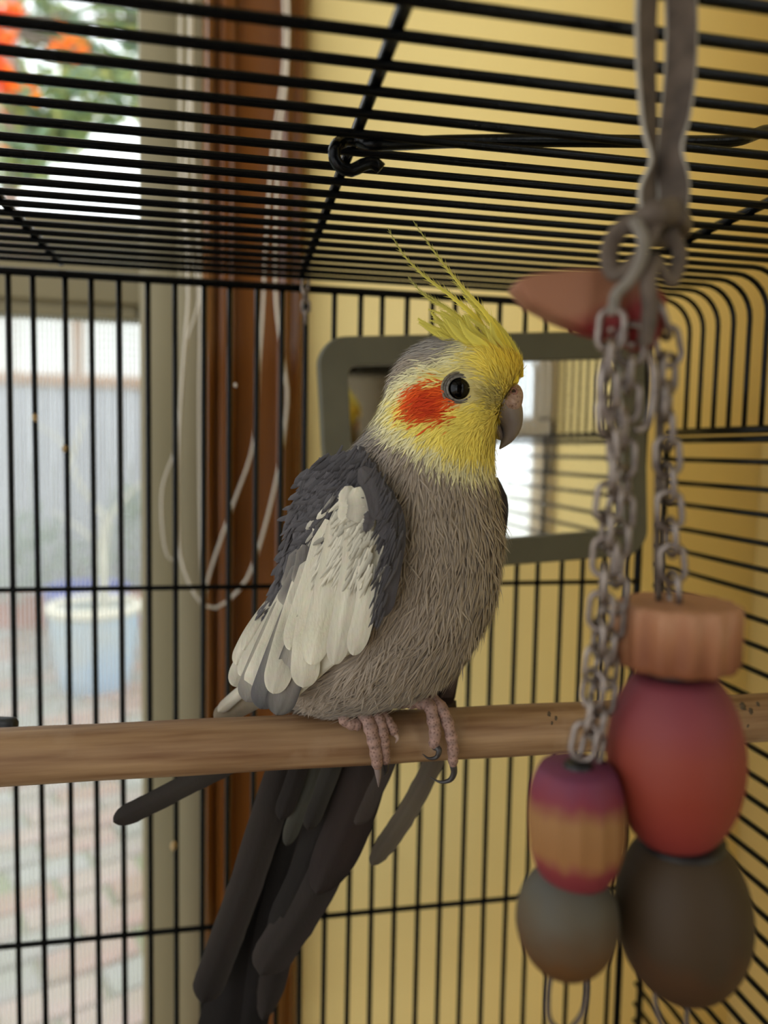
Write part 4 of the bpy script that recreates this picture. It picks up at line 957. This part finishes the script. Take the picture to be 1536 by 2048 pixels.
claw(f2, [(868, 1492, .2666), (878, 1500, .2650), (873, 1514, .2655), (858, 1517, .2660), (845, 1508, .2665)], .0012)
claw(f2, [(906, 1528, .2676), (908, 1545, .2680), (900, 1560, .2690), (880, 1564, .2705), (860, 1554, .2720)], .0013)
# =================================================================== HANGING TOY
YTO = .150
toy = thing('hanging_bird_toy', P(1330, 1985, YTO), 'hanging bird toy of leather strap, steel chains and dyed wooden beads', 'bird toy')
M['leather'] = mat('grey_leather', rgb(92, 78, 66), .75, nscale=220, col2=rgb(66, 54, 44), bump=.3, bscale=700)
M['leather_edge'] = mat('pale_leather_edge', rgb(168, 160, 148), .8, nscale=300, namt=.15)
M['lace'] = mat('worn_lace', rgb(122, 114, 104), .8, nscale=300, namt=.2)
def ribbon(path, wpx, dirs, thick=.0011, n=40, mt='leather', name='strap'):
    """flat strap: path of (x, y, Y); dirs = yaw of the flat side in degrees at each control"""
    rows = crom([(i*10, 0, *P(*q), d) for i, (q, d) in enumerate(zip(path, dirs))], n); mb = MB(); rings = []
    for i, r in enumerate(rows):
        p = Vector(r[2:5]); a = math.radians(r[5]); q0 = Vector(rows[max(i-1, 0)][2:5]); q1 = Vector(rows[min(i+1, n-1)][2:5]); tg = (q1-q0).normalized()
        wd = (RGT*math.cos(a)+FWD*math.sin(a)); wd = (wd-tg*wd.dot(tg)).normalized(); nn = tg.cross(wd); hw = wpx/2*pscale(p); h = thick/2
        rings.append([p+wd*hw+nn*h, p-wd*hw+nn*h, p-wd*hw-nn*h, p+wd*hw-nn*h])
    o = obj(name, mb.loft(rings), M[mt], toy, sharp=40)
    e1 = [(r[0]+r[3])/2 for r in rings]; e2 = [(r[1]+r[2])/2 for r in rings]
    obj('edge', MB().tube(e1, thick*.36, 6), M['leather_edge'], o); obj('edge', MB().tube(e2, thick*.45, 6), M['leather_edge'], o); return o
# strap looped over a top wire, both ends coming down to the knot
ztw = zt_w
ytp = -20.0
while P(1328, ytp, YTO+.004).z < zt_w+.0030: ytp -= 2      # the strap really reaches up and over a top wire
ribbon([(1328, ytp, YTO+.006), (1318, ytp, YTO+.0015), (1304, ytp*.55-10, YTO), (1294, -4, YTO), (1292, 120, YTO), (1298, 250, YTO), (1306, 330, YTO), (1296, 390, YTO-.001), (1306, 440, YTO-.002)], 46, [0, 4, 12, 20, 28, 40, 62, 30, 20])
ribbon([(1330, ytp, YTO+.006), (1340, ytp, YTO+.0015), (1352, ytp*.55-10, YTO), (1362, -4, YTO), (1362, 120, YTO), (1352, 230, YTO), (1340, 310, YTO), (1348, 380, YTO-.002), (1338, 450, YTO-.003)], 54, [0, -4, -10, -14, -20, -38, -58, -20, -10])
def rope(pts, r, name, mt, n=50, flat=None): return obj(name, MB().tube(crom3([P(*q) for q in pts], n), r, 10, flat=flat), M[mt], toy)
rope([(1352, 420, YTO-.006), (1310, 428, YTO-.008), (1282, 444, YTO-.005), (1290, 470, YTO+.001), (1340, 470, YTO+.003), (1368, 448, YTO), (1356, 424, YTO-.006)], .0026, 'knot', 'leather', flat=.6)
rope([(1300, 440, YTO-.006), (1262, 444, YTO-.005), (1230, 472, YTO-.004), (1218, 510, YTO-.004), (1228, 548, YTO-.005), (1262, 530, YTO-.007), (1292, 490, YTO-.008), (1310, 452, YTO-.007)], .0018, 'bow_loop', 'leather', flat=.55)
rope([(1268, 438, YTO-.009), (1286, 480, YTO-.010), (1282, 520, YTO-.009), (1260, 560, YTO-.007), (1232, 590, YTO-.006), (1226, 630, YTO-.005)], .0014, 'bow_loop', 'lace', flat=.6)
rope([(1340, 462, YTO-.004), (1360, 510, YTO-.004), (1340, 560, YTO-.005), (1312, 520, YTO-.006), (1296, 560, YTO-.007), (1300, 620, YTO-.006), (1290, 690, YTO-.004)], .0017, 'lace_end', 'leather', flat=.6)
# pointed wooden chunk, dyed red below
poly = [(1030, 566), (1046, 553), (1080, 543), (1150, 536), (1240, 534), (1306, 556), (1338, 596), (1334, 650), (1308, 700), (1286, 692), (1240, 676), (1190, 664), (1120, 636), (1062, 604)]
mb = MB(); mb.prism([P(x_, y_, YTO-.002) for x_, y_ in poly], Vector((0.001, .0085, 0.0)), .0012)
m, N, L, b = newmat('dyed_chunk'); M['chunk'] = m; b.inputs['Roughness'].default_value = .7
tc = N.new('ShaderNodeTexCoord'); sx = N.new('ShaderNodeSeparateXYZ'); L.new(tc.outputs['Object'], sx.inputs[0])
nz = N.new('ShaderNodeTexNoise'); nz.inputs['Scale'].default_value = 120; L.new(tc.outputs['Object'], nz.inputs['Vector'])
ma1 = N.new('ShaderNodeMath'); ma1.operation = 'MULTIPLY_ADD'; ma1.inputs[1].default_value = .45; L.new(sx.outputs['X'], ma1.inputs[0])
zz = N.new('ShaderNodeMath'); zz.operation = 'MULTIPLY'; zz.inputs[1].default_value = -1; L.new(sx.outputs['Z'], zz.inputs[0]); L.new(zz.outputs[0], ma1.inputs[2])
ma2 = N.new('ShaderNodeMath'); ma2.operation = 'MULTIPLY_ADD'; ma2.inputs[1].default_value = .004; L.new(nz.outputs['Fac'], ma2.inputs[0]); L.new(ma1.outputs[0], ma2.inputs[2])
zref = P(1190, 630, YTO).z - ORG[toy.name][2]; xref = P(1190, 630, YTO).x - ORG[toy.name][0]
mr = N.new('ShaderNodeMapRange'); t0 = xref*.45-zref; mr.inputs['From Min'].default_value = t0-.0005; mr.inputs['From Max'].default_value = t0+.0045; L.new(ma2.outputs[0], mr.inputs['Value'])
cr = N.new('ShaderNodeMix'); cr.data_type = 'RGBA'; cr.inputs['A'].default_value = (*rgb(140, 92, 66), 1); cr.inputs['B'].default_value = (*rgb(112, 10, 14), 1); L.new(mr.outputs[0], cr.inputs['Factor']); L.new(cr.outputs['Result'], b.inputs['Base Color'])
obj('wood_chunk', mb, M['chunk'], toy, sharp=50)
# chains
lk = link_mesh('link', .0082, .0050, .00072, M['steel'], 20)
def toychain(pts):
    p3 = crom3([P(*q) for q in pts], 60); ch = obj('chain', MB().tube([p3[0]+Vector((0, 0, .0005))]+[p3[0]]+[p3[0]-Vector((0, 0, .0005))], .0008, 6), M['steel'], toy); chain(p3, lk, .0058, ch)
toychain([(1222, 660, YTO-.005), (1216, 780, YTO-.004), (1226, 900, YTO-.004), (1214, 1040, YTO-.003), (1204, 1200, YTO-.002), (1186, 1380, YTO), (1160, 1530, YTO)])
toychain([(1262, 690, YTO-.003), (1252, 820, YTO-.002), (1246, 940, YTO-.001), (1238, 1080, YTO), (1226, 1220, YTO), (1206, 1390, YTO+.002), (1178, 1530, YTO+.001)])
toychain([(1322, 640, YTO-.001), (1338, 700, YTO), (1334, 830, YTO), (1336, 960, YTO), (1342, 1080, YTO), (1348, 1196, YTO)])
rope([(1290, 700, YTO-.003), (1306, 740, YTO-.003), (1306, 800, YTO-.003), (1292, 850, YTO-.003), (1270, 862, YTO-.003)], .0009, 'ring', 'steel')
rope([(1226, 690, YTO-.004), (1206, 740, YTO-.004), (1204, 800, YTO-.004), (1220, 850, YTO-.004)], .0009, 'ring', 'steel')
rope([(1322, 700, YTO+.002), (1318, 900, YTO+.002), (1314, 1100, YTO+.002), (1318, 1200, YTO+.002)], .0008, 'lace_end', 'leather')
# beads
def dye(name, stops, nscale=90, amt=.012, stretch=None, rough=.6, mul=(1, 1, 1)):
    stops = [(p_, tuple(c_[k_]*mul[k_] for k_ in range(3))) for p_, c_ in stops]
    m, N, L, b = newmat(name); b.inputs['Roughness'].default_value = rough; b.inputs['Specular IOR Level'].default_value = .2
    tc = N.new('ShaderNodeTexCoord'); sx = N.new('ShaderNodeSeparateXYZ'); L.new(tc.outputs['Generated'], sx.inputs[0])
    mp2 = N.new('ShaderNodeMapping'); L.new(tc.outputs['Object'], mp2.inputs['Vector'])
    if stretch: mp2.inputs['Scale'].default_value = stretch
    nz = N.new('ShaderNodeTexNoise'); nz.inputs['Scale'].default_value = nscale; nz.inputs['Detail'].default_value = 4; L.new(mp2.outputs['Vector'], nz.inputs['Vector'])
    q = N.new('ShaderNodeMath'); q.operation = 'MULTIPLY_ADD'; q.inputs[1].default_value = amt; L.new(nz.outputs['Fac'], q.inputs[0]); L.new(sx.outputs['Z'], q.inputs[2])
    q2 = N.new('ShaderNodeMath'); q2.operation = 'SUBTRACT'; q2.inputs[1].default_value = amt/2; L.new(q.outputs[0], q2.inputs[0])
    cr = N.new('ShaderNodeValToRGB'); cr.color_ramp.elements[0].position = stops[0][0]; cr.color_ramp.elements[0].color = (*stops[0][1], 1); cr.color_ramp.elements[1].position = stops[-1][0]; cr.color_ramp.elements[1].color = (*stops[-1][1], 1)
    for p_, c_ in stops[1:-1]: e = cr.color_ramp.elements.new(p_); e.color = (*c_, 1)
    L.new(q2.outputs[0], cr.inputs['Fac']); L.new(cr.outputs['Color'], b.inputs['Base Color'])
    bp = N.new('ShaderNodeBump'); bp.inputs['Strength'].default_value = .25; bp.inputs['Distance'].default_value = .0005; L.new(nz.outputs['Fac'], bp.inputs['Height']); L.new(bp.outputs['Normal'], b.inputs['Normal']); return m
def bead(name, x, y0, y1, wpx, m, flat0=.2, flat1=.2, mod=None, lean=0, pw=2.0, n=40):
    a, b_ = P(x, y1, YTO), P(x-lean, y0, YTO); ax = (b_-a); H = ax.length; R = wpx/2*pscale(a); prof = []
    for i in range(25):
        t = i/24; z_ = 2*t-1; r = (1-abs(z_*(1-(flat0 if z_ > 0 else flat1)*.35))**pw)**(1/pw); prof.append((R*max(r, .03), H*t))
    prof = [(R*.05, H*.004)]+prof[0:]+[(R*.05, H*.996)]
    return obj(name, MB().lathe(prof, a, ax, n=n, mod=mod), m, toy)
M['b_pink'] = dye('pink_egg_dye', [(.05, rgb(178, 72, 68)), (.40, rgb(180, 78, 60)), (.60, rgb(184, 88, 74)), (.80, rgb(176, 88, 96)), (1, rgb(164, 82, 98))], 70, .34, mul=(.40, .36, .32))
M['b_olive'] = dye('olive_dye', [(0, rgb(84, 68, 46)), (.3, rgb(88, 70, 44)), (.5, rgb(78, 70, 49)), (1, rgb(82, 76, 56))], 110, .6, mul=(.50, .36, .32))
M['b_grey'] = dye('grey_blue_dye', [(0, rgb(120, 90, 52)), (.25, rgb(120, 90, 52)), (.5, rgb(110, 98, 76)), (.75, rgb(112, 114, 102)), (1, rgb(106, 114, 112))], 130, .45, mul=(.46, .37, .32))
M['b_flute'] = dye('purple_dipped', [(0, rgb(146, 60, 70)), (.20, rgb(150, 66, 68)), (.32, rgb(176, 132, 78)), (.62, rgb(180, 140, 86)), (.78, rgb(150, 66, 80)), (1, rgb(136, 76, 106))], 260, .22, stretch=(1, 1, .2), mul=(.5, .42, .42))
M['b_disc'] = dye('natural_disc', [(.1, rgb(134, 82, 50)), (.5, rgb(164, 112, 74)), (.9, rgb(186, 138, 100))], 260, 1.6, stretch=(1, 1, .12), mul=(.66, .62, .66))
M['spacer'] = mat('black_spacer', rgb(16, 14, 16), .5, nscale=100, namt=.2)
# scalloped disc
a, b_ = P(1352, 1328, YTO), P(1356, 1204, YTO); R = 117*pscale(a); ax = b_-a; H = ax.length
sc_ = lambda an, i: 1+.035*math.cos(14*an)
obj('scalloped_disc', MB().lathe([(R*.05, 0), (R*.93, 0), (R*.985, H*.05), (R, H*.14), (R, H*.86), (R*.985, H*.95), (R*.93, H), (R*.05, H)], a, ax, n=84, mod=sc_), M['b_disc'], toy, sharp=40)
bead('egg_bead', 1350, 1350, 1682, 262, M['b_pink'], .5, .35)
bead('round_bead', 1370, 1672, 1986, 262, M['b_olive'], .35, .1, lean=10)
fl = lambda an, i: 1-(.045*(abs(math.sin(7*an))**.7) if 7 < i < 19 else 0)
bead('fluted_bead', 1152, 1532, 1752, 192, M['b_flute'], .7, .6, mod=fl, pw=2.3, n=84)
bead('small_bead', 1130, 1736, 1940, 202, M['b_grey'], .3, .2, lean=-8)
def spacer(x, y, wpx, hpx, dx=0):
    a, b_ = P(x, y+hpx/2, YTO), P(x+dx, y-hpx/2, YTO); R = wpx/2*pscale(a); ax = b_-a; H = ax.length
    obj('spacer', MB().lathe([(R*.3, 0), (R*.9, 0), (R, H*.3), (R, H*.7), (R*.9, H), (R*.3, H)], a, ax, n=24), M['spacer'], toy, sharp=50)
spacer(1350, 1342, 110, 26); spacer(1362, 1680, 170, 18); spacer(1140, 1744, 110, 18); spacer(1156, 1536, 60, 20)
rope([(1104, 1936, YTO+.002), (1096, 1990, YTO), (1100, 2040, YTO-.001), (1130, 2062, YTO-.001), (1162, 2030, YTO), (1174, 1980, YTO), (1168, 1936, YTO+.002)], .0006, 'cord_loop', 'leather')
rope([(1310, 1960, YTO+.002), (1312, 2010, YTO), (1326, 2060, YTO), (1334, 2100, YTO)], .0006, 'cord_loop', 'leather')
rope([(1376, 1975, YTO+.002), (1374, 2030, YTO), (1366, 2080, YTO), (1334, 2100, YTO)], .0006, 'cord_loop', 'leather')
